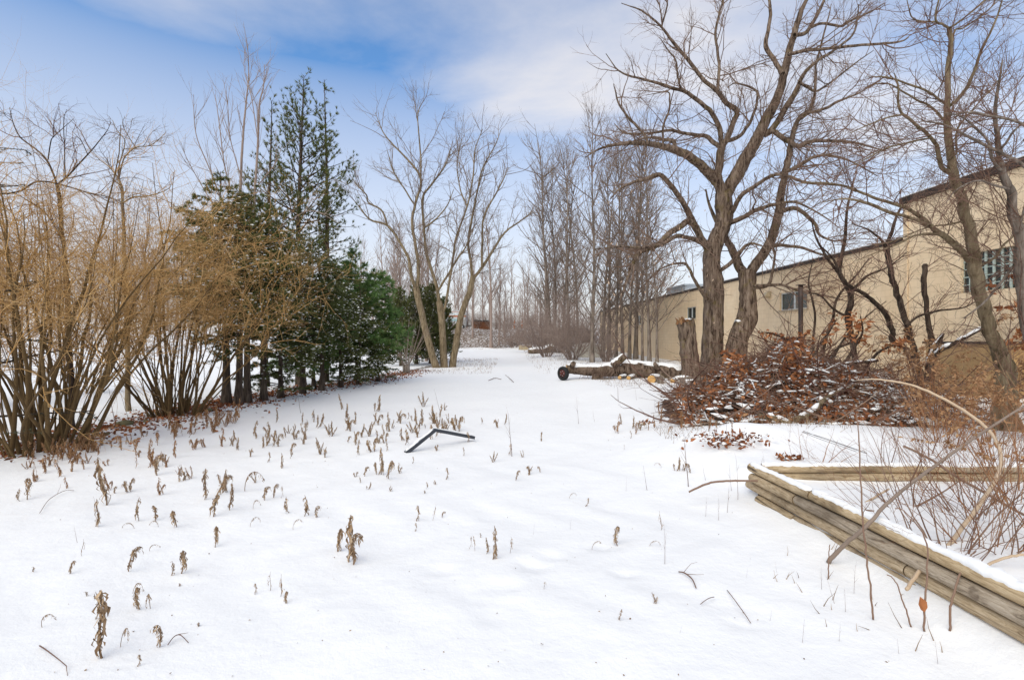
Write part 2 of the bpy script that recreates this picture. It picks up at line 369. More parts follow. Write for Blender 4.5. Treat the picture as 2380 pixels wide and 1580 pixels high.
TWIG_TAN = tone_mat('twig_tan', ((0, (.20, .105, .035)), (.5, (.47, .275, .105)), (1, (.68, .47, .235))), nscale=3)
STEM_OLIVE = tone_mat('stem_olive', ((0, (.035, .02, .009)), (.5, (.11, .068, .028)), (1, (.23, .15, .068))), nscale=9, bumps=.4)
TWIG_FAR = tone_mat('twig_far', ((0, (.17, .12, .10)), (.5, (.29, .22, .185)), (1, (.40, .32, .27))), nscale=2)
PINE = tone_mat('pine_needle', ((0, (.04, .05, .014)), (.45, (.11, .13, .04)), (.8, (.17, .17, .055)), (1, (.27, .16, .05))), rough=.6, nscale=1.6, namp=.25, trans=.12)
SOFT_PINE = tone_mat('soft_pine_needle', ((0, (.045, .095, .028)), (.5, (.125, .225, .068)), (1, (.27, .32, .105))), rough=.6, nscale=1.4, namp=.25, trans=.15)
HEMLOCK = tone_mat('hemlock_needle', ((0, (.025, .034, .011)), (.5, (.11, .135, .042)), (1, (.24, .225, .075))), rough=.6, nscale=1.5, namp=.3, trans=.08)
DRY_LEAF = tone_mat('dry_leaf', ((0, (.11, .036, .016)), (.4, (.34, .125, .05)), (.75, (.54, .235, .095)), (1, (.64, .39, .20))), rough=.75, nscale=18, namp=.15, trans=.2)
WEED = tone_mat('dry_weed', ((0, (.13, .075, .04)), (.5, (.31, .205, .12)), (1, (.50, .37, .24))), rough=.85, nscale=30, namp=.25, trans=.12)
WEED_RUST = tone_mat('rusty_weed', ((0, (.14, .065, .03)), (.5, (.33, .175, .085)), (1, (.48, .31, .17))), rough=.85, nscale=30, namp=.25, trans=.12)
# ------------------------------------------------------------------ the ground: one sheet of snow
HEDGE = np.array([(-9.5, 5.5), (-7.3, 7.4), (-7.2, 10.8), (-7.3, 13.2), (-6.9, 16.5), (-5.6, 20.3), (-5.4, 25.0), (-4.9, 31.0), (-5.0, 40.0)])
def hedge_dist(x, y):
    d = np.full(np.shape(x), 1e9)
    for (a, b) in zip(HEDGE[:-1], HEDGE[1:]):
        ab = b - a; t = np.clip(((x - a[0]) * ab[0] + (y - a[1]) * ab[1]) / (ab @ ab), 0, 1)
        d = np.minimum(d, np.hypot(x - a[0] - t * ab[0], y - a[1] - t * ab[1]))
    return d
def build_ground():
    nx, ny = 310, 340
    a = 1.15; xs = a * np.sinh(np.linspace(-math.asinh(520 / a), math.asinh(520 / a), nx))
    b = 1.3; ys = 3.2 + b * np.sinh(np.linspace(-math.asinh(24 / b), math.asinh(700 / b), ny))
    X, Yv = np.meshgrid(xs, ys); Z = gz(X, Yv)
    Z = Z + 0.006 * np.sin(X * 9 + 3 * np.sin(Yv * 4)) * np.exp(-((Yv - 5) / 6) ** 2)
    V = np.stack((X, Yv, Z), -1).reshape(-1, 3)
    i = (np.arange(ny - 1)[:, None] * nx + np.arange(nx - 1)[None]); Q = np.stack((i, i + 1, i + nx + 1, i + nx), -1).reshape(-1, 4)
    hd = hedge_dist(X, Yv)
    t = .58 * np.exp(-(hd / .75) ** 2) * sm(5.0, 8, Yv)
    t = np.maximum(t, .57 * sm(58.5, 60.5, Yv) * sm(-13, -9, X) * (1 - sm(9, 16, X)) * (1 - .35 * sm(68, 72, Yv)))
    lane = sm(1.0, 3.5, X + (Yv - 25) * -.02) * sm(23, 30, Yv) * (1 - sm(62, 70, Yv)); t = np.maximum(t, .45 * lane)
    t = np.maximum(t, 0.38 * sm(-3.2, -5.5, X) * sm(26, 34, Yv))
    t = np.maximum(t, .50 * np.exp(-((X - 5.4) / 2.6) ** 4 - ((Yv - 10.2) / 1.9) ** 4))
    o = put('ground', mesh('ground', V, Q, None, True, t), SNOW_G); tag(o, 'white snow covering the whole lot', None, None, 'structure')
build_ground()

# ------------------------------------------------------------------ the cream building
WALL = None
def wall_material():
    m, nt, N, Lk, b = nodes('cream_wall')
    n1 = noise(N, Lk, .7, 5, .6); n2 = noise(N, Lk, 5, 7, .7, (1, 1, .25)); n3 = noise(N, Lk, 60, 3, .6)
    c = ramp(N, Lk, n1, ((.3, (.76, .58, .375)), (.55, (.81, .64, .435)), (.75, (.84, .69, .49))))
    c = mixc(N, Lk, ramp(N, Lk, n2, ((.5, (0, 0, 0)), (.8, (.45, .45, .45)))), c, (.56, .40, .235))
    br = N.new('ShaderNodeTexBrick'); tcb = N.new('ShaderNodeTexCoord'); mpb = N.new('ShaderNodeMapping'); Lk.new(tcb.outputs['Object'], mpb.inputs[0]); mpb.inputs['Rotation'].default_value = (R(90), 0, 0); Lk.new(mpb.outputs[0], br.inputs['Vector'])
    br.inputs['Scale'].default_value = 1.0; br.inputs['Brick Width'].default_value = .4; br.inputs['Row Height'].default_value = .2; br.inputs['Mortar Size'].default_value = .006; br.inputs['Color1'].default_value = (1, 1, 1, 1); br.inputs['Color2'].default_value = (.95, .94, .93, 1); br.inputs['Mortar'].default_value = (.84, .82, .80, 1)
    c = mixc(N, Lk, 1.0, c, br.outputs['Color'], 'MULTIPLY')
    st = noise(N, Lk, 3.0, 6, .7, (1, 1, .06)); c = mixc(N, Lk, ramp(N, Lk, st, ((.56, (0, 0, 0)), (.75, (.4, .4, .4)))), c, (.44, .33, .22))
    Lk.new(c, b.inputs['Base Color']); b.inputs['Roughness'].default_value = .85; b.inputs['Specular IOR Level'].default_value = .2
    bump(N, Lk, b, n3, .25, .01); return m
M_WALL = wall_material()
M_FASCIA = plain('dark_fascia', (.045, .035, .03), .6, .25, 6)
M_FRAME = plain('window_frame', (.62, .64, .64), .5, .08, 20)
M_SILL = plain('window_sill', (.52, .43, .30), .8, .15, 12, .3)
def glass_mat(name, col, rough=.06):
    m, nt, N, Lk, b = nodes(name); n = noise(N, Lk, 2.2, 4, .6)
    Lk.new(ramp(N, Lk, n, ((.35, tuple(c * .4 for c in col)), (.7, col))), b.inputs['Base Color']); b.inputs['Roughness'].default_value = rough; b.inputs['Specular IOR Level'].default_value = .6; return m
M_PANE = glass_mat('window_glass', (.05, .07, .065)); M_BLOCK = glass_mat('block_glass', (.03, .045, .04), .12)
M_MORTAR = plain('block_frame', (.46, .53, .47), .45, .15, 15)
def build_building():
    Y0 = 7.0; dirv = np.array((-.058, 1.0)); dirv /= np.hypot(*dirv); O = np.array((13.07 - .058 * Y0, Y0))
    root = thing('cream_building', (O[0], O[1], 0.0), 'long cream painted industrial building with a taller near section and dark roof edge', 'building', rz=math.atan2(dirv[1], dirv[0]))
    S = lambda Y: (Y - Y0) * 1.00168
    wins = [('g', S(11.45), S(14.0), 2.88, 3.92), ('w', S(20.6), S(22.5), 2.88, 3.64), ('w', S(31.35), S(32.8), 2.90, 3.66), ('w', S(42.2), S(43.6), 2.90, 3.66)]
    sT = S(15.9); sE = S(57); HT, HL = 5.80, 4.64; DEP = .18
    tb = TB()
    def face(s0, s1, z0, z1, holes):
        xs = sorted({s0, s1, *[h[1] for h in holes], *[h[2] for h in holes]}); zs = sorted({z0, z1, *[h[3] for h in holes], *[h[4] for h in holes]})
        for a, b_ in zip(xs[:-1], xs[1:]):
            for c, d in zip(zs[:-1], zs[1:]):
                if any(h[1] <= a + 1e-6 and b_ <= h[2] + 1e-6 and h[3] <= c + 1e-6 and d <= h[4] + 1e-6 for h in holes): continue
                tb.add([[a, 0, c], [b_, 0, c], [b_, 0, d], [a, 0, d]], [[0, 3, 2, 1]])
        for h in holes:
            _, a, b_, c, d = h; D = -DEP
            tb.add([[a, 0, c], [a, D, c], [a, D, d], [a, 0, d]], [[0, 3, 2, 1]]); tb.add([[b_, 0, c], [b_, D, c], [b_, D, d], [b_, 0, d]], [[0, 1, 2, 3]])
            tb.add([[a, 0, c], [b_, 0, c], [b_, D, c], [a, D, c]], [[0, 1, 2, 3]]); tb.add([[a, 0, d], [b_, 0, d], [b_, D, d], [a, D, d]], [[0, 3, 2, 1]])
    face(0, sT, -.5, HT, wins[:1]); face(sT, sE, -.5, HL, wins[1:])
    # ends, backs and the step between the two heights
    for (s0, s1, h) in ((0, sT, HT), (sT, sE, HL)):
        tb.add([[s0, -14, -.5], [s1, -14, -.5], [s1, -14, h], [s0, -14, h]], [[0, 1, 2, 3]])
    tb.add([[0, 0, -.5], [0, -14, -.5], [0, -14, HT], [0, 0, HT]], [[0, 3, 2, 1]]); tb.add([[sE, 0, -.5], [sE, -14, -.5], [sE, -14, HL], [sE, 0, HL]], [[0, 1, 2, 3]])
    tb.add([[sT, 0, HL], [sT, -14, HL], [sT, -14, HT], [sT, 0, HT]], [[0, 1, 2, 3]])
    tb.build('wall', M_WALL, root, False)
    for (s0, s1, h, t, ov) in ((-.1, sT + .06, HT, .20, .09), (sT + .063, sE + .1, HL, .13, .07)):
        r = TB(); r.box((s0, -14.1, h + .004), (s1, ov, h + t)); ro = r.build('roof', M_FASCIA, root, False)
        s_ = TB(); s_.box((s0 + .05, -14.0, h + t), (s1 - .05, ov - .06, h + t + .05)); s_.build('roof_snow', SNOW, ro, False)
    # sliding windows
    for k, (kd, a, b_, c, d) in enumerate(wins):
        if kd == 'w':
            f = TB(); D = -.11; w = .045
            for lo, hi in (((a, D - .03, c), (b_, D + .03, c + w)), ((a, D - .03, d - w), (b_, D + .03, d)), ((a, D - .028, c + w), (a + w, D + .028, d - w)), ((b_ - w, D - .028, c + w), (b_, D + .028, d - w)),
                           (((a + b_) / 2 - .05, D - .034, c + w), ((a + b_) / 2 + .05, D + .034, d - w))): f.box(lo, hi)
            wo = f.build('window', M_FRAME, root, False)
            for x0, x1 in ((a + w, (a + b_) / 2 - .05), ((a + b_) / 2 + .05, b_ - w)):
                p = TB(); p.box((x0, D - .006, c + w), (x1, D + .006, d - w)); p.build('pane', M_PANE, wo, False)
            s_ = TB(); s_.box((a - .06, -.16, c - .07), (b_ + .06, .05, c - .003)); s_.build('sill', M_SILL, wo, False)
        else:
            n, mrow = 12, 5; px = (b_ - a) / n; pz = (d - c) / mrow; D = -.10
            f = TB(); f.box((a + .002, D - .05, c + .002), (b_ - .002, D, d - .002))
            for i in range(1, n): f.box((a + i * px - .028, D, c + .01), (a + i * px + .028, D + .035, d - .01))
            for i in range(1, mrow): f.box((a + .01, D, c + i * pz - .011), (b_ - .01, D + .026, c + i * pz + .011))
            wo = f.build('glass_block_window', M_MORTAR, root, False); tag(wo, 'glass block window with pale green joints')
            # one pillowed block, shared by all
            hx, hz = px / 2 - .03, pz / 2 - .013; blk = TB()
            xs = np.array([-1, -.8, -.3, .3, .8, 1]); V = []; 
            for x in xs:
                for z in xs: V.append((x * hx, .004 + .020 * (1 - max(abs(x), abs(z)) ** 6) - .008 * math.exp(-(x * x + z * z) * 2), z * hz))
            Q = [[i * 6 + j, i * 6 + j + 1, (i + 1) * 6 + j + 1, (i + 1) * 6 + j] for i in range(5) for j in range(5)]
            blk.add(V, Q); bme = blk.build_mesh('glass_block', M_BLOCK)
            for i in range(n):
                for j in range(mrow):
                    o = put('glass_block', bme, None, wo); o.location = (a + (i + .5) * px, D, c + (j + .5) * pz)
    # wall lamp, conduit, low bulkhead
    l = TB(); s0 = S(23.3)
    l.box((s0 - .12, 0, 3.52), (s0 + .12, .05, 3.80)); l.add([[s0 - .15, .05, 3.58], [s0 + .15, .05, 3.58], [s0 + .15, .30, 3.58], [s0 - .15, .30, 3.58], [s0 - .13, .05, 3.80], [s0 + .13, .05, 3.80], [s0 + .13, .17, 3.76], [s0 - .13, .17, 3.76]],
        [[0, 1, 2, 3], [4, 7, 6, 5], [3, 2, 6, 7], [0, 3, 7, 4], [1, 5, 6, 2]]); l.box((s0 - .1, .06, 3.50), (s0 + .1, .24, 3.578))
    tag(l.build('wall_lamp', plain('lamp_cream', (.55, .45, .30), .5), root, False), 'cream wall lamp under the roof edge')
    c = TB(); z = np.linspace(-.1, 5.6, 6); sc = S(15.72); c.tubes(np.stack((np.full(6, sc), np.full(6, .03), z), 1), np.full(6, .018), 8); c.build('conduit', M_WALL, root)
    b = TB(); b.box((S(12.2), .002, -.4), (S(14.1), .9, 1.50)); bo = b.build('bulkhead', plain('bulkhead_tan', (.42, .27, .13), .85, .2, 3, .2), root, False)
    b = TB(); b.box((S(12.15), .003, 1.503), (S(14.15), .96, 1.56)); b.build('bulkhead_lid', M_FASCIA, bo, False)
    # roof unit
    q = TB(); q.box((S(36), -2.6, HL + .135), (S(39.5), -1.2, HL + .8)); q.box((S(35.9), -2.7, HL + .803), (S(39.6), -1.1, HL + .9))
    for i in range(8): q.box((S(36.2 + i * .4), -1.198, HL + .25), (S(36.4 + i * .4), -1.17, HL + .72))
    tag(q.build('roof_vent_unit', plain('galvanised', (.45, .48, .50), .4, .12, 4, 0, .5), root, False), 'grey metal ventilation unit on the roof')
build_building()

# ------------------------------------------------------------------ far end of the lot
def build_far():
    rust = plain('rusty_orange', (.19, .075, .035), .75, .3, 5, .3); white = plain('trailer_white', (.66, .69, .70), .5, .1, 3); black = plain('tyre_black', (.02, .02, .02), .8, .2, 20)
    orange = plain('orange_paint', (.55, .15, .03), .55, .15, 6); stone = plain('block_stone', (.42, .34, .22), .9, .2, 6, .5); cream = plain('bin_cream', (.58, .55, .48), .7, .08, 3)
    # white trailer behind the bank
    c = P(1066, 760, 72); z0 = float(gz(c[0], 72)); t = thing('box_trailer', (c[0], 72, z0), 'white box trailer with orange stripes parked beyond the far bank', 'trailer')
    b = TB(); b.box((-2.2, -1, .55), (1.15, 1.1, 2.55)); body = b.build('body', white, t, False)
    for z, h in ((1.72, .20), (2.40, .06)): b = TB(); b.box((-2.21, -1.012, z), (1.16, -1.0035, z + h)); b.build('stripe', orange, body, False)
    b = TB(); b.box((-1.6, -1.014, 1.15), (.6, -1.0035, 1.45)); b.build('stripe', plain('pale_blue', (.35, .55, .58), .5), body, False)
    b = TB(); b.box((-2.25, -1.05, 2.553), (1.2, 1.15, 2.62)); b.build('roof', white, t, False)
    for x in (-.9, .55):
        b = TB(); a = np.linspace(-1.08, -.80, 2); b.tubes(np.stack((np.full(2, x), a, np.full(2, .36)), 1), np.full(2, .36), 18, cap=True); w = b.build('wheel', black, t, False)
        b = TB(); b.tubes(np.stack((np.full(2, x), np.array((-1.10, -1.082)), np.full(2, .36)), 1), np.full(2, .17), 14, cap=True); b.build('hub', white, w, False)
    b = TB(); b.box((1.15, -.15, .5), (2.2, .15, .62)); b.box((2.05, -.06, 0.0), (2.15, .06, .5)); b.build('hitch', black, t, False)
    # rust coloured skip
    c = P(1120, 757, 71); z0 = float(gz(c[0], 71)); t = thing('skip', (c[0], 71, z0), 'rusty orange steel skip on top of the far bank', 'skip')
    b = TB(); b.add([[-1.2, -.8, 0], [1.2, -.8, 0], [1.2, .8, 0], [-1.2, .8, 0], [-1.35, -.95, .95], [1.35, -.95, .95], [1.35, .95, .95], [-1.35, .95, .95]], [[0, 3, 2, 1], [0, 1, 5, 4], [1, 2, 6, 5], [2, 3, 7, 6], [3, 0, 4, 7]]); b.build('tub', rust, t, False)
    for x in (-1.0, -.35, .35, 1.0): b = TB(); b.add([[x - .05, -.83, 0], [x + .05, -.83, 0], [x + .05, -.98, .94], [x - .05, -.98, .94], [x - .05, -.78, 0], [x + .05, -.78, 0], [x + .05, -.93, .94], [x - .05, -.93, .94]], [[0, 1, 2, 3], [0, 3, 7, 4], [1, 5, 6, 2]]); b.build('rib', rust, t, False)
    b = TB(); b.box((-1.42, -1.03, .953), (1.42, -.90, 1.03)); b.box((-1.42, .90, .953), (1.42, 1.03, 1.03)); b.build('rim', rust, t, False)
    b = TB(); rng = np.random.default_rng(5); lumps(b, np.stack((rng.uniform(-1, 1, 26), rng.uniform(-.6, .6, 26), rng.uniform(.75, 1.1, 26)), 1), rng.uniform(.12, .4, (26, 3)), rng); b.build('load', plain('dark_scrap', (.03, .03, .035), .8, .3, 5), t, False)
    for k, u in enumerate((1195, 1213)):
        c = P(u, 758, 70); t = thing('marker_post', (c[0], 70, float(gz(c[0], 70)) - .05), ('left' if k == 0 else 'right') + 'hand orange marker post of the pair on top of the far bank', 'post', 'orange posts on the bank')
        b = TB(); b.tubes(np.array([[0, 0, 0], [0.02, 0, .5], [.05, 0, 1.0], [.06, 0, 1.25]]), np.array([.11, .10, .09, .07]), 8, cap=True); b.build('post', orange, t)
        b = TB(); b.tubes(np.array([[.035, 0, .62], [.042, 0, .80]]), np.array([.108, .105]), 8, cap=True); b.build('reflective_band', white, t)
    # blocks, low log and cream bin at the edge of the lot
    for k, (u, v, w, h) in enumerate(((1215, 813, .9, .5), (1230, 812, .55, .42), (1211, 803, .5, .35))):
        c = G(u, v); t = TB(c); rng = np.random.default_rng(40 + k); V = np.array([[x, y, z] for x in (-w / 2, 0, w / 2) for y in (-.25, .25) for z in (-.1, h * .6, h)]) + rng.normal(0, .03, (18, 3))
        ii = lambda a, b_, c_: a * 6 + b_ * 3 + c_
        Q = [[ii(a, 0, z), ii(a + 1, 0, z), ii(a + 1, 0, z + 1), ii(a, 0, z + 1)] for a in (0, 1) for z in (0, 1)] + [[ii(a, 1, z), ii(a, 1, z + 1), ii(a + 1, 1, z + 1), ii(a + 1, 1, z)] for a in (0, 1) for z in (0, 1)]
        Q += [[ii(a, 0, 2), ii(a + 1, 0, 2), ii(a + 1, 1, 2), ii(a, 1, 2)] for a in (0, 1)] + [[ii(0, 0, z), ii(0, 0, z + 1), ii(0, 1, z + 1), ii(0, 1, z)] for z in (0, 1)] + [[ii(2, 0, z), ii(2, 1, z), ii(2, 1, z + 1), ii(2, 0, z + 1)] for z in (0, 1)]
        t.add(V + c, Q); o = t.build('stone_block', stone, None, False, tuple(c))
        tag(o, ('long low tan stone block at the foot of the far bank', 'short tan stone block beside the long one at the far bank', 'small tan stone block set behind the others at the far bank')[k], 'stone block', 'stone blocks by the far bank')
    c = P(1262, 812, 46); zc = float(gz(c[0], 46)); w = smooth_path([[c[0] - 1.3, 46.3, zc + .15, .22], [c[0], 46, zc + .25, .3], [c[0] + .8, 45.8, zc + .45, .38], [c[0] + 1.0, 45.8, zc + .55, .33]], 5)
    t = thing('fallen_log', (c[0], 46, zc), 'short snowy fallen trunk lying by the stone blocks', 'log'); b = TB((c[0], 46, zc)); b.tubes(w[:, :3], w[:, 3], 10, cap=True, rough=.05, rng=np.random.default_rng(2)); b.build('trunk', BARK_MAPLE, t)
    b = TB((c[0], 46, zc)); snow_cap(b, w, np.random.default_rng(1), thick=.06); b.build('snow', SNOW, t)
    c = P(1370, 826, 40); zc = float(gz(c[0], 40)); t = thing('storage_bin', (c[0], 40, zc), 'cream lidded storage bin standing among the slender grey trees', 'bin', rz=.25)
    b = TB(); b.box((-1.0, -.55, 0), (1.0, .55, .85)); b.build('box', cream, t, False)
    b = TB(); b.add([[-1.06, -.61, .853], [1.06, -.61, .853], [1.06, .61, .853], [-1.06, .61, .853], [-.98, -.5, .93], [.98, -.5, .93], [.3, .1, 1.12], [-.98, .5, .98], [.98, .5, .98]], [[0, 1, 5, 4], [1, 2, 8, 5], [2, 3, 7, 8], [3, 0, 4, 7], [0, 3, 2, 1]], [[4, 5, 6], [5, 8, 6], [8, 7, 6], [7, 4, 6]]); b.build('lid', cream, t, False)
build_far()
# ------------------------------------------------------------------ traced trees
def hero(name, label, cat, base, limbs, specs, bark, twig, seed, group=None, sides=10, rough=.045, twig_from=0, slim=.80, gnarl=.20):
    """limbs: (part name, px rows, Y0, Y1); the twigs of all limbs are one crown"""
    rng = np.random.default_rng(seed); root = thing(name, base, label, cat, group); cr = TB(base); W = []
    for k, (pn, px, Y0, Y1) in enumerate(limbs):
        if pn in ('limb', 'branch', 'stem'): px = [(u, v, r * slim) for u, v, r in px]
        w = limb(px, Y0, Y1, 6); jn = rng.normal(0, 1, (len(w), 3)); jn = (jn + np.roll(jn, 1, 0) + np.roll(jn, -1, 0)) / 2.2; jn[0] = 0; w[:, :3] += jn * np.minimum(w[:, 3:4] * gnarl, .012); W.append(w)
        big = w[0, 3] > .06
        tb = TB(base); tb.tubes(w[:, :3], w[:, 3], sides if big else 6, cap=False, rough=rough if big else .02, rng=rng, tone=np.full(1, .5))
        tip = w[-1]; tb.add(np.vstack((tip[None, :3], w[-2, :3][None])), None, None)
        tb.build(pn, bark, root)
        if k < twig_from: continue
        par = as_par(w); sc = min(1.0, max(.35, plen(par[0])[0] / 4)); ss = []
        for i, sp in enumerate(specs):
            sp = dict(sp)
            if i == 0: sp['len'] = (sp['len'][0] * sc ** .4, sp['len'][1] * sc ** .4)
            ss.append(sp)
        ramify(cr, par, ss, rng)
    cr.build('crown', twig, root)
    return root, W

def build_maple():
    Y = 21.0; base = GX((1665 - 1190) / F * Y, Y)
    T = 'trunk'; Lm = 'limb'
    limbs = [
     (T, [(1655, 882, 36), (1655, 866, 29), (1655, 810, 25), (1657, 743, 23), (1659, 676, 23), (1653, 606, 20), (1666, 555, 19), (1682, 517, 18), (1682, 478, 20), (1681, 448, 17)], 21, 21),
     (T, [(1700, 880, 32), (1706, 850, 27), (1717, 784, 22), (1736, 742, 23), (1737, 707, 19), (1737, 664, 18), (1738, 632, 20)], 20.4, 20.6),
     (Lm, [(1681, 460, 17), (1668, 415, 13), (1671, 389, 11), (1675, 351, 11), (1680, 332, 10)], 21, 20.6),
     (Lm, [(1679, 338, 9), (1691, 321, 8), (1706, 281, 7.5), (1712, 258, 7.5), (1686, 237, 6.5), (1668, 214, 6), (1635, 184, 5.5), (1597, 138, 5), (1559, 92, 4), (1538, 64, 3.2), (1492, 26, 2.2), (1444, 8, 1)], 20.6, 19.4),
     (Lm, [(1668, 212, 4.5), (1671, 163, 4.2), (1667, 115, 3.8), (1663, 77, 3.5), (1673, 31, 3), (1681, -5, 2.5), (1690, -90, 1)], 20, 20.6),
     (Lm, [(1538, 64, 2.8), (1541, 51, 2.6), (1550, 18, 2.3), (1552, 0, 2), (1562, -60, .8)], 19.5, 19.2),
     (Lm, [(1679, 338, 7.5), (1671, 296, 7), (1655, 265, 6.5), (1635, 245, 6), (1599, 217, 5.5), (1559, 204, 4.5), (1502, 186, 3.4), (1462, 176, 2.8), (1434, 161, 2), (1408, 125, .9)], 20.7, 18.8),
     (Lm, [(1599, 217, 3.4), (1581, 201, 3), (1574, 163, 2.8), (1569, 138, 2.4), (1551, 115, 2), (1533, 87, .9)], 19.6, 19),
     (Lm, [(1677, 342, 7), (1661, 334, 6.5), (1645, 319, 6), (1617, 314, 5), (1592, 310, 4.5), (1559, 304, 4), (1523, 309, 3.4), (1490, 311, 3), (1451, 309, 2.4), (1428, 288, 1.2)], 20.6, 22),
     (Lm, [(1688, 328, 6), (1712, 321, 5.5), (1737, 296, 4.5), (1752, 265, 4), (1760, 230, 3.4), (1755, 209, 3), (1712, 194, 2.2), (1690, 204, 1)], 20.6, 21.6),
     (Lm, [(1668, 425, 14), (1643, 399, 13.5), (1622, 379, 12.5), (1597, 361, 12), (1569, 348, 11), (1543, 341, 9), (1505, 334, 7.5), (1469, 333, 6), (1431, 336, 4.5), (1393, 346, 3), (1360, 366, 1.2)], 21, 18.6),
     (Lm, [(1505, 334, 4.5), (1500, 316, 4), (1482, 296, 3.8), (1454, 265, 3.2), (1436, 237, 2.6), (1431, 214, 2), (1426, 195, 1)], 19.4, 19),
     (Lm, [(1570, 348, 6), (1564, 329, 6), (1543, 325, 5), (1523, 319, 4), (1495, 322, 3), (1450, 340, 1.5)], 20, 20.6),
     (Lm, [(1541, 338, 3.2), (1541, 293, 3), (1556, 255, 2.8), (1556, 230, 2.4), (1551, 214, 1.8), (1500, 222, .8)], 19.8, 20.4),
     (Lm, [(1683, 462, 18), (1696, 433, 18), (1712, 407, 19), (1732, 371, 18), (1755, 333, 16.5), (1773, 293, 15), (1793, 255, 13.5), (1811, 217, 12), (1821, 179, 11), (1829, 143, 10.5), (1839, 102, 9), (1852, 59, 8), (1862, 28, 7), (1873, 4, 5), (1895, -40, 3), (1905, -90, 1)], 21, 19.6),
     (Lm, [(1819, 172, 7), (1811, 160, 6.5), (1798, 138, 6.2), (1780, 107, 6), (1786, 64, 5), (1791, 26, 4.4), (1788, 0, 3.6), (1782, -60, 1)], 20, 20.8),
     (Lm, [(1775, 315, 9), (1798, 296, 8.5), (1824, 255, 8), (1847, 217, 7), (1860, 189, 6.2), (1872, 166, 5), (1903, 140, 4.2), (1941, 115, 3.6), (1979, 84, 3), (1992, 46, 2.4), (1996, 10, 1)], 20.6, 18.6),
     (Lm, [(1834, 126, 5.5), (1849, 124, 5), (1880, 117, 4.8), (1941, 111, 4), (2033, 103, 3.4), (2089, 98, 2.6), (2112, 88, 1.2)], 19.9, 18.4),
     (Lm, [(1846, 82, 6), (1872, 77, 5.5), (1890, 51, 5), (1913, 8, 4), (1928, -40, 1.5)], 19.8, 20.4),
     (Lm, [(1885, 64, 4), (1911, 54, 3.6), (1954, 61, 3.4), (1979, 48, 3), (2023, 28, 2.4), (2056, 8, 1.2)], 20, 18.8),
     (Lm, [(1780, 312, 8), (1798, 306, 7.5), (1824, 324, 7), (1839, 331, 6.5), (1857, 341, 6), (1890, 328, 5), (1979, 331, 3.5), (2060, 352, 1.4)], 20.6, 19),
     (Lm, [(1857, 192, 4.2), (1880, 205, 3.8), (1898, 212, 3.4), (1925, 196, 3), (1985, 150, 2.2), (2030, 118, 1)], 19.4, 19.9),
     (Lm, [(1738, 640, 15), (1763, 606, 14), (1786, 570, 13), (1798, 537, 12.5), (1811, 491, 12), (1814, 453, 10.5), (1824, 410, 9.5), (1834, 364, 8.5), (1839, 327, 7.5), (1857, 276, 6), (1883, 255, 4.5), (1893, 224, 4), (1895, 179, 3.4), (1898, 143, 3), (1923, 51, 2), (1932, 10, 1)], 20.6, 19.6),
     (Lm, [(1857, 278, 5), (1883, 262, 4.4), (1916, 253, 4), (1951, 235, 3.4), (1995, 217, 2.4), (2040, 190, 1)], 19.9, 18.8),
     (Lm, [(1811, 494, 7), (1847, 484, 6), (1890, 514, 5), (1905, 545, 3.5), (1940, 560, 2.4), (1985, 556, 1)], 20.2, 18.6),
     (Lm, [(1828, 398, 5.5), (1852, 389, 5), (1890, 366, 4.4), (1928, 361, 3.6), (1979, 376, 2.6), (2040, 410, 1.2)], 20, 18.4),
     (Lm, [(1786, 572, 5.5), (1814, 570, 5), (1860, 575, 4), (1916, 593, 3), (1960, 590, 1.4)], 20.4, 18.8),
     (Lm, [(1688, 520, 7.5), (1724, 507, 7), (1763, 486, 5.8), (1801, 476, 4.6), (1850, 470, 3.4), (1910, 500, 2), (1950, 530, 1)], 20.8, 18.2),
     (Lm, [(1697, 500, 7), (1709, 478, 6.5), (1719, 458, 6.2), (1750, 435, 5.6), (1793, 410, 5), (1826, 408, 4.4), (1877, 425, 3.8), (1954, 431, 3), (1990, 446, 1.6)], 20.8, 18),
     (Lm, [(1738, 640, 13), (1719, 621, 13), (1706, 588, 11), (1690, 560, 9), (1672, 530, 7), (1650, 480, 4), (1640, 440, 2)], 20.6, 22.4),
     (Lm, [(1652, 592, 11), (1625, 545, 10), (1612, 519, 10), (1602, 496, 8.5), (1581, 463, 7.5), (1564, 438, 7.2), (1533, 407, 6.5), (1502, 416, 5), (1469, 425, 4.2), (1439, 440, 3), (1418, 463, 1.5)], 20.8, 18.4),
     (Lm, [(1615, 524, 8), (1600, 516, 9), (1579, 527, 8.8), (1553, 545, 8.5), (1528, 570, 7.5), (1487, 588, 6.5), (1467, 621, 5), (1457, 652, 4), (1440, 700, 1.5)], 20.2, 17.4),
     (Lm, [(1650, 575, 7), (1610, 556, 6.5), (1571, 550, 6), (1545, 566, 5), (1500, 575, 4), (1440, 573, 3), (1380, 580, 1.4)], 20.7, 16.8),
     (Lm, [(1653, 700, 6), (1640, 690, 5.5), (1617, 657, 4.6), (1602, 624, 4), (1581, 611, 3.4), (1533, 626, 2.2), (1500, 660, 1)], 20.5, 18.6),
     (Lm, [(1737, 668, 5), (1785, 662, 4.4), (1800, 600, 3), (1795, 560, 1.2)], 20.4, 19.4),
     (Lm, [(1740, 663, 5), (1780, 664, 4.6), (1815, 662, 4), (1860, 676, 3.2), (1930, 690, 2.2), (1975, 702, 1)], 20.4, 18.2),
     (Lm, [(1660, 640, 6), (1700, 610, 5.5), (1735, 570, 4.4), (1770, 572, 2.2), (1795, 600, 1)], 20.8, 19.6),
    ]
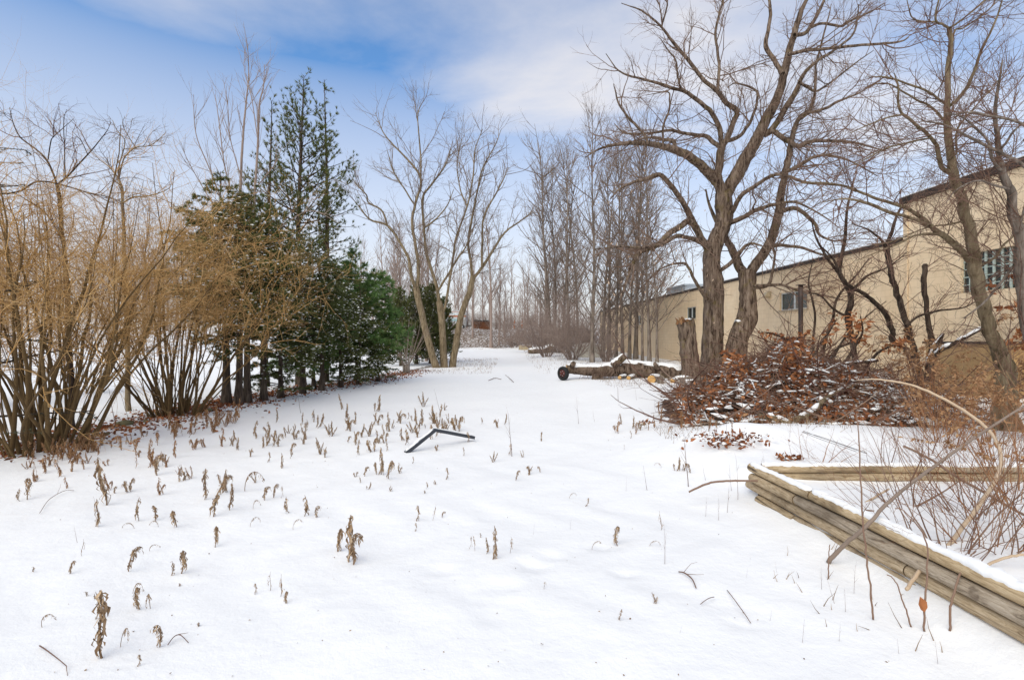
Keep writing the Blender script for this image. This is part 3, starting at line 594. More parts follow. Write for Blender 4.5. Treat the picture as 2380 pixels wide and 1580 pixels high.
    specs = [dict(dens=2.7, t0=.08, len=(1.0, 3.3), rad=(.014, .028), nseg=8, wig=.15, up=.04, ang=.85, sides=4, tone=.4),
             dict(dens=3.6, t0=.08, len=(.5, 1.7), rad=(.0085, .012), nseg=5, wig=.2, up=.03, ang=.75, tone=.5),
             dict(dens=4.0, t0=.1, len=(.25, .75), rad=(.006, .0072), nseg=2, wig=.25, up=.02, ang=.7, tone=.62)]
    root, W = hero('maple_tree', 'big old bare maple with two thick ridged trunks rising behind the brush pile', 'tree', base, limbs, specs, BARK_MAPLE, TWIG_MAPLE, 11, sides=16, rough=.028, twig_from=2)
    # last pale dead leaves on the low left limbs, and snow caught on the leaning trunk
    rng = np.random.default_rng(3); tb = TB(base); pts = []
    for w in (W[30], W[31], W[32], W[33]):
        i = rng.integers(len(w) // 3, len(w), 45); pts.append(w[i, :3] + rng.normal(0, .45, (45, 3)) - [0, 0, .25])
    pts = np.concatenate(pts); leaves(tb, pts, rng.normal(0, .35, pts.shape) - [0, 0, 1], .11, .022, rng, tone=.75)
    lf = tb.build('dead_leaves', tone_mat('pale_leaf', ((0, (.35, .2, .12)), (1, (.6, .45, .33))), trans=.2), root); tag(lf, kind='stuff')
    tb = TB(base); w = W[1]; snow_cap(tb, w, rng, thick=.02, width=.5, t0=.42, t1=.62, gap=.3); tb.build('snow', SNOW, root)
build_maple()

def stump(name, label, cat, rows, Y, seed, bark, grp=None):
    rng = np.random.default_rng(seed); base = G(rows[0][0], rows[0][1]) if Y is None else GX((rows[0][0] - 1190) / F * Y, Y)
    root = thing(name, base, label, cat, grp); w = limb(rows, Y, Y, 4); tb = TB(base); tb.tubes(w[:, :3], w[:, 3], 16, rough=.05, rng=rng)
    tb.build('trunk', bark, root)
    # splintered top
    tb = TB(base); c = w[-1]; wood = MATS.get('split_wood') or tone_mat('split_wood', ((0, (.09, .04, .02)), (.5, (.25, .13, .06)), (1, (.42, .25, .12))), nscale=20, stretch=(1, 1, .1))
    for k in range(26):
        a = rng.uniform(0, 6.28); r = c[3] * math.sqrt(rng.uniform(0, 1)) * .95; p = np.array([c[0] + r * math.cos(a), c[1] + r * math.sin(a), c[2] - .12]); h = rng.uniform(.14, .28) * (1.15 if math.cos(a) < -.3 else .8)
        pts = np.stack((p, p + [0.02 * rng.normal(), .02 * rng.normal(), h * .6], p + [.05 * rng.normal(), .05 * rng.normal(), h])); tb.tubes(pts, np.array([.07, .045, .006]), 5, tone=np.array([rng.uniform(.1, .9)]))
    tb.build('broken_top', wood, root)
    tb = TB(base); M = 5; a = rng.uniform(0, 1.2, M); lumps(tb, np.stack((c[0] + c[3] * .6 * np.cos(a), c[1] + c[3] * .6 * np.sin(a), np.full(M, c[2] + .08)), 1), rng.uniform(.05, .13, (M, 3)) * [1, 1, .6], rng); tb.build('snow', SNOW, root)
    return root
stump('tall_stump', 'tall broken-off trunk stump with splintered orange top beside the maple', 'stump', [(1608, 884, 29), (1607, 868, 24), (1602, 830, 20), (1599, 790, 20), (1594, 752, 20), (1593, 747, 20)], 19.6, 8, BARK_MAPLE)

def build_slender():
    Y = 8.0; base = GX((2337 - 1190) / F * Y, Y); T = 'trunk'; Lm = 'limb'
    limbs = [
     (T, [(2337, 1000, 30), (2336, 960, 25), (2334, 905, 22), (2337, 855, 19), (2318, 806, 15), (2303, 772, 14), (2293, 727, 13.5), (2278, 681, 13.5), (2266, 631, 14), (2263, 592, 12), (2258, 549, 11.5), (2245, 503, 11), (2235, 457, 10.5), (2219, 411, 10), (2212, 375, 8.5), (2209, 357, 8.2), (2204, 301, 7.4), (2200, 245, 6.2), (2204, 158, 5.4), (2209, 107, 4.8), (2207, 64, 4.5)], 8, 7.6),
     (Lm, [(2207, 66, 3.6), (2190, 57, 3.2), (2176, 51, 3), (2176, 25, 2.6), (2184, -10, 2.2), (2190, -60, .8)], 7.6, 7.3),
     (Lm, [(2178, 52, 2.4), (2143, 50, 2.1), (2120, 41, 1.8), (2112, 18, 1.4), (2104, -20, .6)], 7.5, 7.1),
     (Lm, [(2209, 100, 2.8), (2222, 69, 2.6), (2242, 64, 2.3), (2298, 23, 1.8), (2335, -15, .7)], 7.6, 7.9),
     (Lm, [(2208, 64, 2.6), (2224, 55, 2.4), (2288, 3, 1.8), (2320, -40, .7)], 7.6, 7.2),
     (Lm, [(2202, 248, 5), (2215, 240, 4.8), (2237, 219, 4.6), (2252, 194, 4.3), (2268, 158, 4), (2283, 112, 3.4), (2303, 74, 2.8), (2324, 20, 2.2), (2336, -30, .8)], 7.7, 7.2),
     (Lm, [(2198, 242, 3.6), (2181, 230, 3.4), (2155, 212, 3.2), (2097, 191, 2.6), (2058, 179, 2), (2010, 180, .9)], 7.7, 7.0),
     (Lm, [(2203, 290, 3.8), (2186, 270, 3.5), (2158, 245, 3.2), (2135, 235, 2.8), (2097, 212, 2.3), (2058, 194, 1.7), (2015, 200, .8)], 7.7, 7.3),
     (Lm, [(2262, 610, 10), (2247, 600, 9.2), (2224, 572, 8.6), (2181, 541, 7.6), (2161, 523, 6.4), (2130, 498, 5.2), (2097, 480, 4.6), (2033, 460, 3.8), (1982, 439, 3.2), (1944, 429, 2.6), (1880, 424, 1.8), (1840, 432, .8)], 7.9, 7.2),
     (Lm, [(2161, 525, 5.2), (2122, 508, 4.8), (2071, 495, 4.3), (2008, 470, 3.4), (1960, 462, 2.6), (1905, 472, 1)], 7.6, 6.9),
     (Lm, [(2181, 543, 3.8), (2135, 546, 3.3), (2097, 562, 2.8), (2050, 582, 2.2), (1990, 606, 1)], 7.7, 7.1),
     (Lm, [(2222, 416, 7), (2207, 401, 6.6), (2186, 381, 6.2), (2176, 339, 5.6), (2161, 319, 5), (2133, 291, 4.6), (2099, 265, 3.8), (2087, 240, 3.2), (2088, 204, 2.6), (2078, 170, 1)], 7.8, 7.2),
     (Lm, [(2100, 266, 3), (2060, 275, 2.6), (2020, 290, 2.2), (1975, 310, 1)], 7.4, 6.8),
     (Lm, [(2274, 622, 4), (2290, 612, 3.6), (2314, 597, 3.2), (2334, 569, 3), (2365, 539, 2.6), (2410, 490, 1.2)], 8, 7.4),
     (Lm, [(2258, 520, 3.2), (2240, 515, 3), (2200, 522, 2.8), (2150, 530, 2.2), (2080, 560, 1.4), (2030, 570, .8)], 7.9, 7.3),
     (Lm, [(2164, 320, 3), (2120, 330, 2.6), (2060, 345, 2.2), (1990, 380, 1.5), (1940, 395, .8)], 7.5, 6.7),
     (Lm, [(2207, 330, 3), (2222, 360, 2.8), (2226, 300, 2.6), (2265, 250, 2), (2310, 200, 1.5), (2350, 150, .8)], 7.7, 8.1),
    ]
    specs = [dict(dens=8.5, t0=.06, len=(.5, 1.9), rad=(.0045, .0085), nseg=6, wig=.14, up=.03, ang=.8, sides=4, tone=.35),
             dict(dens=8.0, t0=.06, len=(.2, .7), rad=(.003, .0042), nseg=4, wig=.2, up=.04, ang=.75, tone=.45),
             dict(dens=7.0, t0=.1, len=(.06, .22), rad=(.0024, .003), nseg=2, wig=.3, up=.02, ang=.9, tone=.3)]
    root, W = hero('slender_tree', 'slender smooth-barked bare tree leaning in front of the glass block window', 'tree', base, limbs, specs, BARK_OLIVE, TWIG_RED, 21, sides=12, rough=.02)
    # knots
    Y = 7.2; base = GX((2412 - 1190) / F * Y, Y)
    limbs = [
     (T, [(2414, 1020, 24), (2408, 930, 17), (2392, 780, 14), (2376, 656, 13), (2372, 549, 12), (2360, 516, 10.5), (2349, 452, 9), (2334, 414, 8), (2324, 375, 6.5), (2323, 352, 6), (2318, 319, 5), (2312, 270, 4), (2318, 210, 3), (2330, 140, 1.5)], 7.2, 7.0),
     (Lm, [(2328, 400, 5), (2316, 385, 4.5), (2303, 363, 4.2), (2296, 330, 3.6), (2270, 300, 2.8), (2230, 270, 2), (2190, 262, .8)], 7.0, 6.6),
     (Lm, [(2420, 410, 6), (2380, 385, 5), (2339, 362, 4.6), (2288, 337, 4), (2237, 311, 3.4), (2195, 290, 2.6), (2140, 280, 1)], 6.7, 6.9),
     (Lm, [(2324, 350, 3.6), (2340, 330, 3.2), (2362, 300, 2.8), (2400, 270, 1.2)], 7, 6.7),
     (Lm, [(2345, 440, 3.4), (2310, 430, 3), (2270, 420, 2.4), (2225, 440, 1.6), (2200, 470, .8)], 7, 6.4),
     (Lm, [(2400, 300, 4), (2360, 282, 3.6), (2300, 270, 3), (2255, 262, 2.4), (2200, 268, 1)], 6.6, 6.8),
     (Lm, [(2368, 520, 3.4), (2385, 480, 3), (2400, 400, 2)], 7.1, 6.9),
     (Lm, [(2375, 600, 4.5), (2340, 640, 4), (2290, 700, 3), (2240, 740, 1.6)], 7.1, 7.5)]
    hero('edge_tree', 'thin bare tree with pinkish twigs at the very edge beside the leaning slender tree', 'tree', base, limbs, specs, BARK_GREY, TWIG_RED, 22, sides=10, rough=.03)
build_slender()

def build_dark_trees():
    """small dark trees against the wall"""
    specs = [dict(dens=5.6, t0=.15, len=(.5, 1.5), rad=(.007, .013), nseg=5, wig=.17, up=.03, ang=.8, sides=4, tone=.3),
             dict(dens=5.2, t0=.1, len=(.25, .7), rad=(.0045, .006), nseg=4, wig=.22, up=.02, ang=.75, tone=.4),
             dict(dens=4.5, t0=.15, len=(.1, .3), rad=(.0036, .0044), nseg=2, wig=.3, up=.02, ang=.8, tone=.5)]
    Y = 12.6; base = GX((2150 - 1190) / F * Y, Y); T = 'stem'
    limbs = [(T, [(2148, 950, 26), (2146, 905, 17), (2130, 858, 12), (2112, 820, 9), (2096, 805, 8), (2074, 790, 8), (2076, 772, 7.5), (2066, 745, 7.5), (2050, 718, 7), (2020, 693, 6), (1995, 675, 5), (1966, 658, 5), (1950, 630, 4.4), (1935, 600, 3), (1905, 570, 1.5)], 12.6, 12),
             (T, [(2150, 940, 14), (2142, 880, 9), (2128, 835, 8.5), (2120, 800, 8), (2108, 755, 8), (2096, 715, 8), (2084, 680, 7.5), (2073, 645, 7.5), (2064, 600, 7), (2063, 568, 5.5), (2075, 530, 4.5), (2090, 490, 3), (2110, 460, 1.4)], 12.7, 12.3),
             (T, [(2152, 945, 18), (2160, 880, 13), (2162, 845, 11), (2165, 800, 8), (2160, 760, 7), (2152, 710, 6.5), (2148, 660, 7), (2150, 620, 6.5), (2152, 616, 5)], 12.5, 12.6),
             ('branch', [(2162, 845, 11), (2172, 815, 9), (2184, 792, 6), (2194, 775, 2)], 12.5, 12.3),
             ('branch', [(2165, 830, 6), (2190, 812, 5.5), (2230, 792, 5), (2280, 765, 4), (2330, 740, 3)], 12.5, 11.4),
             ('branch', [(2100, 770, 4), (2130, 738, 3.6), (2180, 722, 3.2), (2235, 716, 2.4), (2270, 700, 1)], 12.6, 12),
             ('branch', [(2062, 580, 4), (2045, 555, 3.4), (2020, 535, 2.6), (1980, 520, 1)], 12.3, 11.8)]
    root, W = hero('dark_tree', 'dark many-stemmed small tree with a sawn stem against the cream wall', 'tree', base, limbs, specs, BARK_DARK, TWIG_RED, 31, sides=9, rough=.05, twig_from=0)
    rng = np.random.default_rng(4); tb = TB(base); snow_cap(tb, W[4], rng, thick=.035, width=.9, gap=.25); snow_cap(tb, W[3], rng, thick=.02, width=.6); tb.build('snow', SNOW, root)
    Y = 14.5; base = GX((1985 - 1190) / F * Y, Y)
    limbs = [(T, [(1990, 900, 10), (1986, 830, 8), (1976, 770, 7.5), (1970, 735, 8), (1978, 700, 8), (1972, 672, 7), (1956, 645, 6.5), (1950, 620, 6), (1962, 570, 5), (1965, 520, 4), (1972, 470, 3), (1985, 420, 1.4)], 14.5, 14),
             ('branch', [(1976, 690, 5), (1990, 665, 4.4), (2020, 640, 3.6), (2065, 620, 2.4), (2110, 585, 1)], 14.4, 13.8),
             ('branch', [(1955, 640, 5), (1930, 610, 4), (1900, 560, 3), (1885, 510, 1.2)], 14.2, 14),
             ('branch', [(1972, 735, 4), (1940, 720, 3.4), (1910, 690, 2.4), (1880, 680, 1)], 14.4, 13.6)]
    hero('dark_tree', 'single crooked dark sapling in front of the wall between post and many-stemmed tree', 'tree', base, limbs, specs, BARK_DARK, TWIG_RED, 32, sides=8, rough=.05)
    Y = 17; base = GX((1905 - 1190) / F * Y, Y)
    limbs = [(T, [(1905, 870, 5), (1915, 800, 4.5), (1935, 740, 4), (1948, 690, 3.4), (1990, 640, 2.6), (2020, 600, 1)], 17, 16),
             (T, [(1903, 870, 4), (1890, 800, 3.4), (1895, 730, 3), (1880, 660, 2.4), (1890, 600, 1)], 17, 17.4),
             (T, [(1908, 870, 4), (1940, 815, 3.4), (1985, 790, 3), (2010, 740, 2), (2060, 700, 1)], 17, 16.2)]
    hero('sapling', 'thin bare sapling just right of the black steel post', 'tree', base, limbs, specs, BARK_DARK, TWIG_RED, 33, sides=6)
build_dark_trees()

def build_post():
    Y = 16.0; c = GX((1861 - 1190) / F * Y, Y); t = thing('steel_post', c, 'black rusty steel post standing in front of the wide window', 'post')
    m, nt, N, Lk, b = nodes('rusty_black'); n = noise(N, Lk, 3, 7, .7, (1, 1, .4)); Lk.new(ramp(N, Lk, n, ((.4, (.012, .012, .014)), (.6, (.05, .025, .015)), (.75, (.17, .07, .03)))), b.inputs['Base Color']); b.inputs['Roughness'].default_value = .6
    tb = TB(); z = np.linspace(-.3, 3.3 - c[2], 8); tb.tubes(np.stack((0 * z, 0 * z, z), 1), np.full(8, .068), 14, cap=True); tb.build('shaft', m, t)
    tb = TB(); tb.box((-.1, -.1, 3.303 - c[2]), (.1, .1, 3.325 - c[2])); tb.build('cap', m, t, False)
build_post()

def build_centre():
    Y = 30.0; base = GX((1034 - 1190) / F * Y, Y); T = 'trunk'; Lm = 'limb'
    limbs = [
     (T, [(1015, 858, 10.5), (1012, 850, 9), (991, 775, 8.2), (971, 688, 8), (966, 668, 7.5)], 29.6, 29.6),
     (T, [(1033, 860, 11), (1032, 850, 9.2), (1028, 762, 8), (1025, 727, 8.4), (1020, 700, 7.5)], 30, 30),
     (T, [(1049, 860, 10), (1052, 850, 8.8), (1060, 797, 8), (1073, 727, 7.4), (1091, 680, 7), (1099, 641, 6.6)], 30.2, 30.4),
     (Lm, [(967, 674, 6), (956, 641, 5.6), (950, 602, 5), (926, 558, 4.5), (900, 524, 4), (861, 511, 3), (835, 480, 2), (820, 463, 1)], 29.6, 28.4),
     (Lm, [(900, 524, 3.4), (887, 489, 3.2), (856, 471, 2.8), (852, 454, 2.4), (830, 430, 1.8), (812, 405, .8)], 28.9, 28.2),
     (Lm, [(968, 676, 6.4), (973, 623, 6), (965, 567, 5.5), (958, 519, 5), (965, 476, 4.5), (978, 415, 4), (939, 363, 3), (895, 315, 2), (872, 262, .8)], 29.6, 30.2),
     (Lm, [(978, 412, 3.4), (978, 367, 3), (973, 307, 2.4), (972, 262, 1.6), (985, 232, .8)], 30, 30.4),
     (Lm, [(1022, 712, 6.5), (1017, 675, 6), (1004, 632, 5.4), (991, 589, 5), (986, 532, 4.4), (982, 463, 4), (1004, 428, 3.2), (1034, 385, 2.4), (1049, 340, 1)], 30, 31),
     (Lm, [(1028, 727, 5), (1036, 708, 4.6), (1045, 654, 4.2), (1052, 610, 4), (1060, 554, 3.6), (1086, 480, 3), (1099, 415, 2.6), (1104, 350, 2), (1122, 300, .9)], 30, 29.2),
     (Lm, [(1018, 676, 4), (1043, 636, 3.8), (1064, 600, 3.2), (1082, 575, 2.4), (1100, 530, 1)], 30, 29.4),
     (Lm, [(1097, 650, 5.4), (1095, 610, 5), (1088, 567, 4.4), (1099, 497, 3.8), (1108, 454, 3.2), (1121, 393, 2.6), (1150, 340, 1.8), (1165, 300, .8)], 30.4, 30),
     (Lm, [(1099, 650, 5.4), (1119, 623, 5), (1147, 580, 4.2), (1173, 541, 3.4), (1208, 515, 2.4), (1240, 490, 1)], 30.4, 31.4),
     (Lm, [(1120, 622, 4), (1121, 558, 3.6), (1125, 502, 3.2), (1160, 437, 2.4), (1182, 390, 1)], 30.5, 29.6),
     (Lm, [(986, 530, 3), (1010, 512, 2.6), (1038, 480, 2), (1055, 440, 1)], 30.4, 29.6),
     (Lm, [(965, 478, 3), (940, 440, 2.6), (915, 400, 2), (900, 350, 1)], 30, 29),
     (Lm, [(1086, 482, 2.6), (1070, 440, 2.2), (1062, 380, 1.6), (1075, 320, .8)], 29.5, 30.4)]
    specs = [dict(dens=2.9, t0=.08, len=(1.2, 3.8), rad=(.014, .026), nseg=6, wig=.13, up=.07, ang=.62, sides=4, tone=.4),
             dict(dens=2.8, t0=.08, len=(.6, 1.8), rad=(.010, .013), nseg=4, wig=.18, up=.05, ang=.65, tone=.5),
             dict(dens=3.4, t0=.1, len=(.35, .9), rad=(.0082, .0098), nseg=2, wig=.25, up=.03, ang=.65, tone=.6)]
    hero('forked_tree', 'bare tree of three olive trunks fanning out beside the far hedge', 'tree', base, limbs, specs, BARK_OLIVE, TWIG_GREY, 41, sides=10, rough=.02, twig_from=3, slim=.68)
build_centre()

# ------------------------------------------------------------------ grown trees
def poplar(seed, h, r0, bark, twig, lean=0, dens=1.0, minr=.008, spread=.5, first=.25, name='slender_tree'):
    """straight slender bare tree, meshes only: trunk, crown"""
    rng = np.random.default_rng(seed); k = 14; t = np.linspace(0, 1, k)
    a = rng.uniform(0, 6.28); x = lean * t ** 1.5 + .12 * np.sin(t * 5 + a) * t * 1.5; y = .12 * np.cos(t * 4 + a) * t * 1.5
    x = x + .10 * np.sin(t * 11 + 2 * a) * t; y = y + .10 * np.sin(t * 9 + a) * t
    w = np.stack((x, y, t * h, r0 * (1.0 - .93 * t ** .9) * (1 + .35 * np.exp(-t * 30))), 1)
    tr = TB(); tr.tubes(w[:, :3], w[:, 3], 9, rough=.03, rng=rng); cr = TB()
    specs = [dict(dens=4.2 * dens, t0=first, t1=.98, len=(h * .16, h * .34), rad=(.018, .045), nseg=6, wig=.08, up=.10, ang=spread * 1.6, sd=.18, sides=4, short=.7, tone=.35),
             dict(dens=2.3 * dens, t0=.15, len=(.7, 2.0), rad=(.011, .016), nseg=4, wig=.14, up=.10, ang=.6, tone=.5),
             dict(dens=2.8 * dens, t0=.1, len=(.3, .8), rad=(minr, minr * 1.2), nseg=2, wig=.2, up=.06, ang=.6, tone=.6)]
    ramify(cr, as_par(w), specs, rng)
    return tr.build_mesh('trunk', bark), cr.build_mesh('crown', twig)
def place(name, meshes, loc, rz, sc, label, group, cat='tree'):
    t = thing(name, loc, label, cat, group, rz, sc)
    for pn, me in meshes:
        o = put(pn, me, None, t)
        if pn == 'branches': o['kind'] = 'stuff'
    return t
def build_row():
    rng = np.random.default_rng(77)
    var = [poplar(100 + i, 16, (.135, .12, .15, .105)[i], BARK_GREY, TWIG_GREY, lean=l, dens=d, minr=.0105, first=f * .6) for i, (l, d, f) in enumerate(((.3, 1.1, .16), (-1.6, .95, .2), (1.5, 1.0, .14), (-.4, 1.15, .2)))]
    near = [(1376, 842, 250, 'nearest the cream bin, leaning a little'), (1400, 832, 300, 'standing just right of the cream bin'), (1416, 830, 330, None), (1432, 834, 285, None), (1447, 838, 340, None), (1463, 836, 300, None), (1477, 834, 280, None), (1493, 842, 350, None), (1509, 844, 320, None), (1527, 846, 380, 'rightmost of the row, nearest the broken stump')]
    far = [(1268, 811, 330), (1279, 809, 300), (1291, 813, 345), (1322, 812, 320), (1343, 815, 300), (1307, 806, 380)]
    for k, (u, v, top, lb) in enumerate(near):
        b = G(u, v); H = 1.6 + (790 - top) * b[1] / F - b[2]
        place('row_tree', list(zip(('trunk', 'crown'), var[k % 4])), b, rng.uniform(0, 6.28), H / 16, 'slender grey tree ' + lb if lb else 'slender grey tree, ' + ('third', 'fourth', 'fifth', 'sixth', 'seventh', 'eighth', 'ninth')[k - 2] + ' along the close row counting from the cream bin', 'slender grey trees in the row')
    for k, (u, v, top) in enumerate(far):
        b = P(u, v, 52 + k % 3 * 2.5); b[2] = gz(b[0], b[1]); H = 1.6 + (790 - top) * b[1] / F - b[2]
        place('row_tree', list(zip(('trunk', 'crown'), var[(k + 1) % 4])), b, rng.uniform(0, 6.28), H / 16, 'tall grey tree at the far end of the row by the stone blocks', 'far end of the tree row')
    # brushy thicket under the row: low twiggy shrubs
    shr = []
    for i in range(2):
        r = np.random.default_rng(200 + i); tb = TB(); n = 34; a = r.uniform(0, 6.28, n); d = np.stack((np.cos(a) * r.uniform(.2, .9, n), np.sin(a) * r.uniform(.2, .9, n), np.ones(n)), 1)
        par = grow(np.stack((.25 * np.cos(a), .25 * np.sin(a), 0 * a - .05), 1), d, r.uniform(2.2, 4.4, n), r.uniform(.014, .03, n), 6, .1, .02, r); tb.tubes(*par[:2], 4, tone=np.full(n, .35))
        ramify(tb, par, [dict(dens=3.2, len=(.6, 1.7), rad=(.008, .012), nseg=4, wig=.2, up=-.01, ang=.8), dict(dens=4.0, len=(.25, .7), rad=(.0065, .008), nseg=2, wig=.25, ang=.7, tone=.65)], r)
        shr.append(tb.build_mesh('branches', TWIG_FAR))
    for k, (u, Y, sc, lb) in enumerate(((1245, 50, 1.3, 'low pinkish twiggy shrub by the stone blocks'), (1300, 47, 1.35, 'low twiggy shrub between the stone blocks and the far row'), (1345, 44, 1.25, 'low twiggy shrub behind the cream bin'), (1410, 34, .95, 'twiggy shrub at the foot of the slender grey row'), (1195, 60, 1.1, 'small twiggy shrub at the right foot of the far bank'), (1270, 40, 1.15, 'twiggy shrub on the open side of the far row'), (1330, 36, 1.1, 'twiggy shrub before the cream bin'), (1380, 46, 1.6, 'tall twiggy shrub behind the slender row'))):
        x = (u - 1190) / F * Y; place('twiggy_shrub', [('branches', shr[k % 2])], GX(x, Y), k * 1.3, sc, lb, 'twiggy shrubs below the tree row', 'shrub')
    # behind the bank and across the field
    fv = [poplar(300 + i, 12, .13, TWIG_FAR, TWIG_FAR, lean=l, dens=.8, minr=.016, spread=.4) for i, l in enumerate((0, .6, -.5))]
    bank = [(1099, 778, 560, 64), (1141, 803, 470, 60.5), (1160, 792, 600, 62), (1173, 780, 610, 64), (1220, 778, 580, 64.5)]
    lbs = ('reddish sapling on the left shoulder of the far bank', 'tallest thin tree, at the foot of the far bank', 'thin sapling halfway up the far bank', 'small sapling near the top of the far bank', 'lone sapling on the right shoulder of the far bank')
    for k, (u, v, top, Y) in enumerate(bank):
        x = (u - 1190) / F * Y; b = GX(x, Y, -.05); H = 1.6 + (790 - top) * Y / F - b[2]
        place('bank_sapling', list(zip(('trunk', 'crown'), fv[k % 3])), b, k * 2.1, H / 12, lbs[k], 'saplings on the far bank')
    k = 0
    for u in range(1050, 1330, 9):
        Y = rng.uniform(82, 120); x = (u - 1190) / F * Y + rng.uniform(-.5, .5); b = GX(x, Y, -.3); H = 1.6 + (790 - rng.uniform(560, 690)) * Y / F - b[2]
        place('far_tree', list(zip(('trunk', 'crown'), fv[k % 3])), b, k * 1.7, H / 12, 'thin bare tree of the far wood beyond the bank', 'far trees beyond the bank'); k += 1
    for i, u in enumerate(range(1062, 1300, 17)):
        Y = 69.5 + (i * 7 % 5); x = (u - 1190) / F * Y; place('twiggy_shrub', [('branches', shr[i % 2])], GX(x, Y, -.1), i * 1.1, .55 + .12 * (i % 4), 'brown brush on the crest of the far bank', 'brush on the far bank', 'shrub')
    for i in range(46):
        Y = rng.uniform(34, 95); u = rng.uniform(-150, 560); x = (u - 1190) / F * Y; b = GX(x, Y, -.1); top = rng.uniform(430, 600); H = min(1.6 + (790 - top) * Y / F - b[2], 17)
        place('field_tree', list(zip(('trunk', 'crown'), fv[i % 3])), b, i * 1.9, H / 12, 'thin bare tree across the field behind the tan shrubs', 'bare trees across the field')
    for i in range(22):
        Y = rng.uniform(36, 70); u = rng.uniform(840, 1010); x = (u - 1190) / F * Y; b = GX(x, Y, -.1); H = 1.6 + (790 - rng.uniform(500, 640)) * Y / F - b[2]
        place('hedge_tree', list(zip(('trunk', 'crown'), fv[i % 3])), b, i * 1.3, H / 12, 'thin bare tree showing behind the far dark hedge', 'bare trees behind the hedge')
build_row()
# ------------------------------------------------------------------ evergreens
def conifer(seed, h, r0, crown0, rmax, nb, prof, elev0, elev1, sec, needle, bark, nmat, tone=.45, snow=0, gap=0.0, lead=0, dens_top=1.0):
    """trunk, branches, foliage (and snow) meshes. prof(t): crown radius share at height share t"""
    rng = np.random.default_rng(seed); k = 12; t = np.linspace(0, 1, k); a = rng.uniform(0, 6.28)
    w = np.stack((.05 * h * .2 * np.sin(t * 4 + a), .05 * h * .2 * np.cos(t * 3 + a), t * h, r0 * (1 - .94 * t) * (1 + .4 * np.exp(-t * 40))), 1)
    tr = TB(); tr.tubes(w[:, :3], w[:, 3], 9, rough=.04, rng=rng)
    tt = crown0 + (1 - crown0) * np.linspace(0, 1, nb) ** dens_top; tt = np.clip(tt + rng.normal(0, .008, nb), 0, .995)
    az = np.arange(nb) * 2.4 + rng.normal(0, .35, nb); q = (tt - crown0) / (1 - crown0)
    L = rmax * np.array([prof(x) for x in q]) * rng.uniform(.7, 1.12, nb)
    if gap: L = np.where(rng.uniform(0, 1, nb) < gap, L * .35, L)
    el = elev0 + (elev1 - elev0) * q + rng.normal(0, .12, nb)
    ii = tt * (k - 1); i0 = np.minimum(ii.astype(int), k - 2); f = (ii - i0)[:, None]
    p = w[i0, :3] * (1 - f) + w[i0 + 1, :3] * f
    d = np.stack((np.cos(az) * np.cos(el), np.sin(az) * np.cos(el), np.sin(el)), 1)
    br = TB(); fo = TB()
    par = grow(p, d, L, np.clip(L * .014, .008, .05), 6, .06, sec.get('bup', .03), rng); br.tubes(par[0], par[1], 4, tone=np.full(nb, .4))
    l1 = None; lists = [par]
    n = rng.poisson(sec['d1'] * L); p1, d1, r1, t1, id1 = spawn(*par, n, .18, 1.0, .85, .2, rng); d1[:, 2] *= sec.get('flat', .5); d1 = norm(d1)
    s1 = grow(p1, d1, np.clip(L[id1] * sec['l1'] * (1.15 - .75 * t1), .10, 1.3), np.full(len(p1), .006), 4, .12, sec.get('up1', .02), rng); br.tubes(s1[0], s1[1], 3, tone=np.full(len(p1), .4)); lists.append(s1)
    if sec.get('d2'):
        n = rng.poisson(sec['d2'] * plen(s1[0])); p2, d2, r2, t2, id2 = spawn(*s1, n, .15, 1.0, .8, .2, rng); d2[:, 2] *= sec.get('flat', .5)
        s2 = grow(p2, norm(d2), rng.uniform(*sec['l2'], len(p2)), np.full(len(p2), .004), 2, .12, sec.get('up2', -.02), rng); br.tubes(s2[0], s2[1], 3, tone=np.full(len(p2), .4)); lists.append(s2)
    for lv, s in enumerate(lists):
        st = needle['starts'][lv] if lv < len(needle['starts']) else needle['starts'][-1]
        n = rng.poisson(needle['dens'] * plen(s[0]) * (1 - st)) + (1 if lv else 0)
        pn, dn, _, _, _ = spawn(*s, n, st, 1.0, .12, .1, rng)
        inner = np.clip(np.hypot(pn[:, 0], pn[:, 1]) / (rmax * .9), 0, 1)
        needles(fo, pn, dn, needle['n'], needle['L'], needle['w'], needle['spread'], rng, needle.get('droop', 0), tone + rng.normal(0, .10, len(pn)), .1)
    out = [('trunk', tr.build_mesh('trunk', bark)), ('branches', br.build_mesh('branches', bark)), ('foliage', fo.build_mesh('foliage', nmat))]
    if snow:
        sn = TB(); s = lists[-1]; pick = rng.choice(len(s[0]), min(snow, len(s[0])), replace=False); pp = s[0][pick, -1] + [0, 0, .01]
        lumps(sn, pp, rng.uniform(.5, 1.4, (len(pp), 1)) * np.array([[.036, .022, .012]]), rng); out.append(('snow', sn.build_mesh('snow', SNOW)))
    return out
cone = lambda x: max(.05, 1 - x) ** .85
dome = lambda x: max(.06, (1 - x ** 2.2)) * (.75 + .5 * x if x < .5 else 1.0)
PN = dict(dens=6, n=11, L=.15, w=.0085, spread=.5, starts=(.85, .5, .2), droop=-.15)
def evergreen(name, ms, loc, rz, sc, label, grp=None):
    t = thing(name, loc, label, 'evergreen tree', grp, rz, sc)
    for pn, me in ms:
        o = put(pn, me, None, t)
        if pn in ('snow', 'foliage'): tag(o, kind='stuff')
    return t
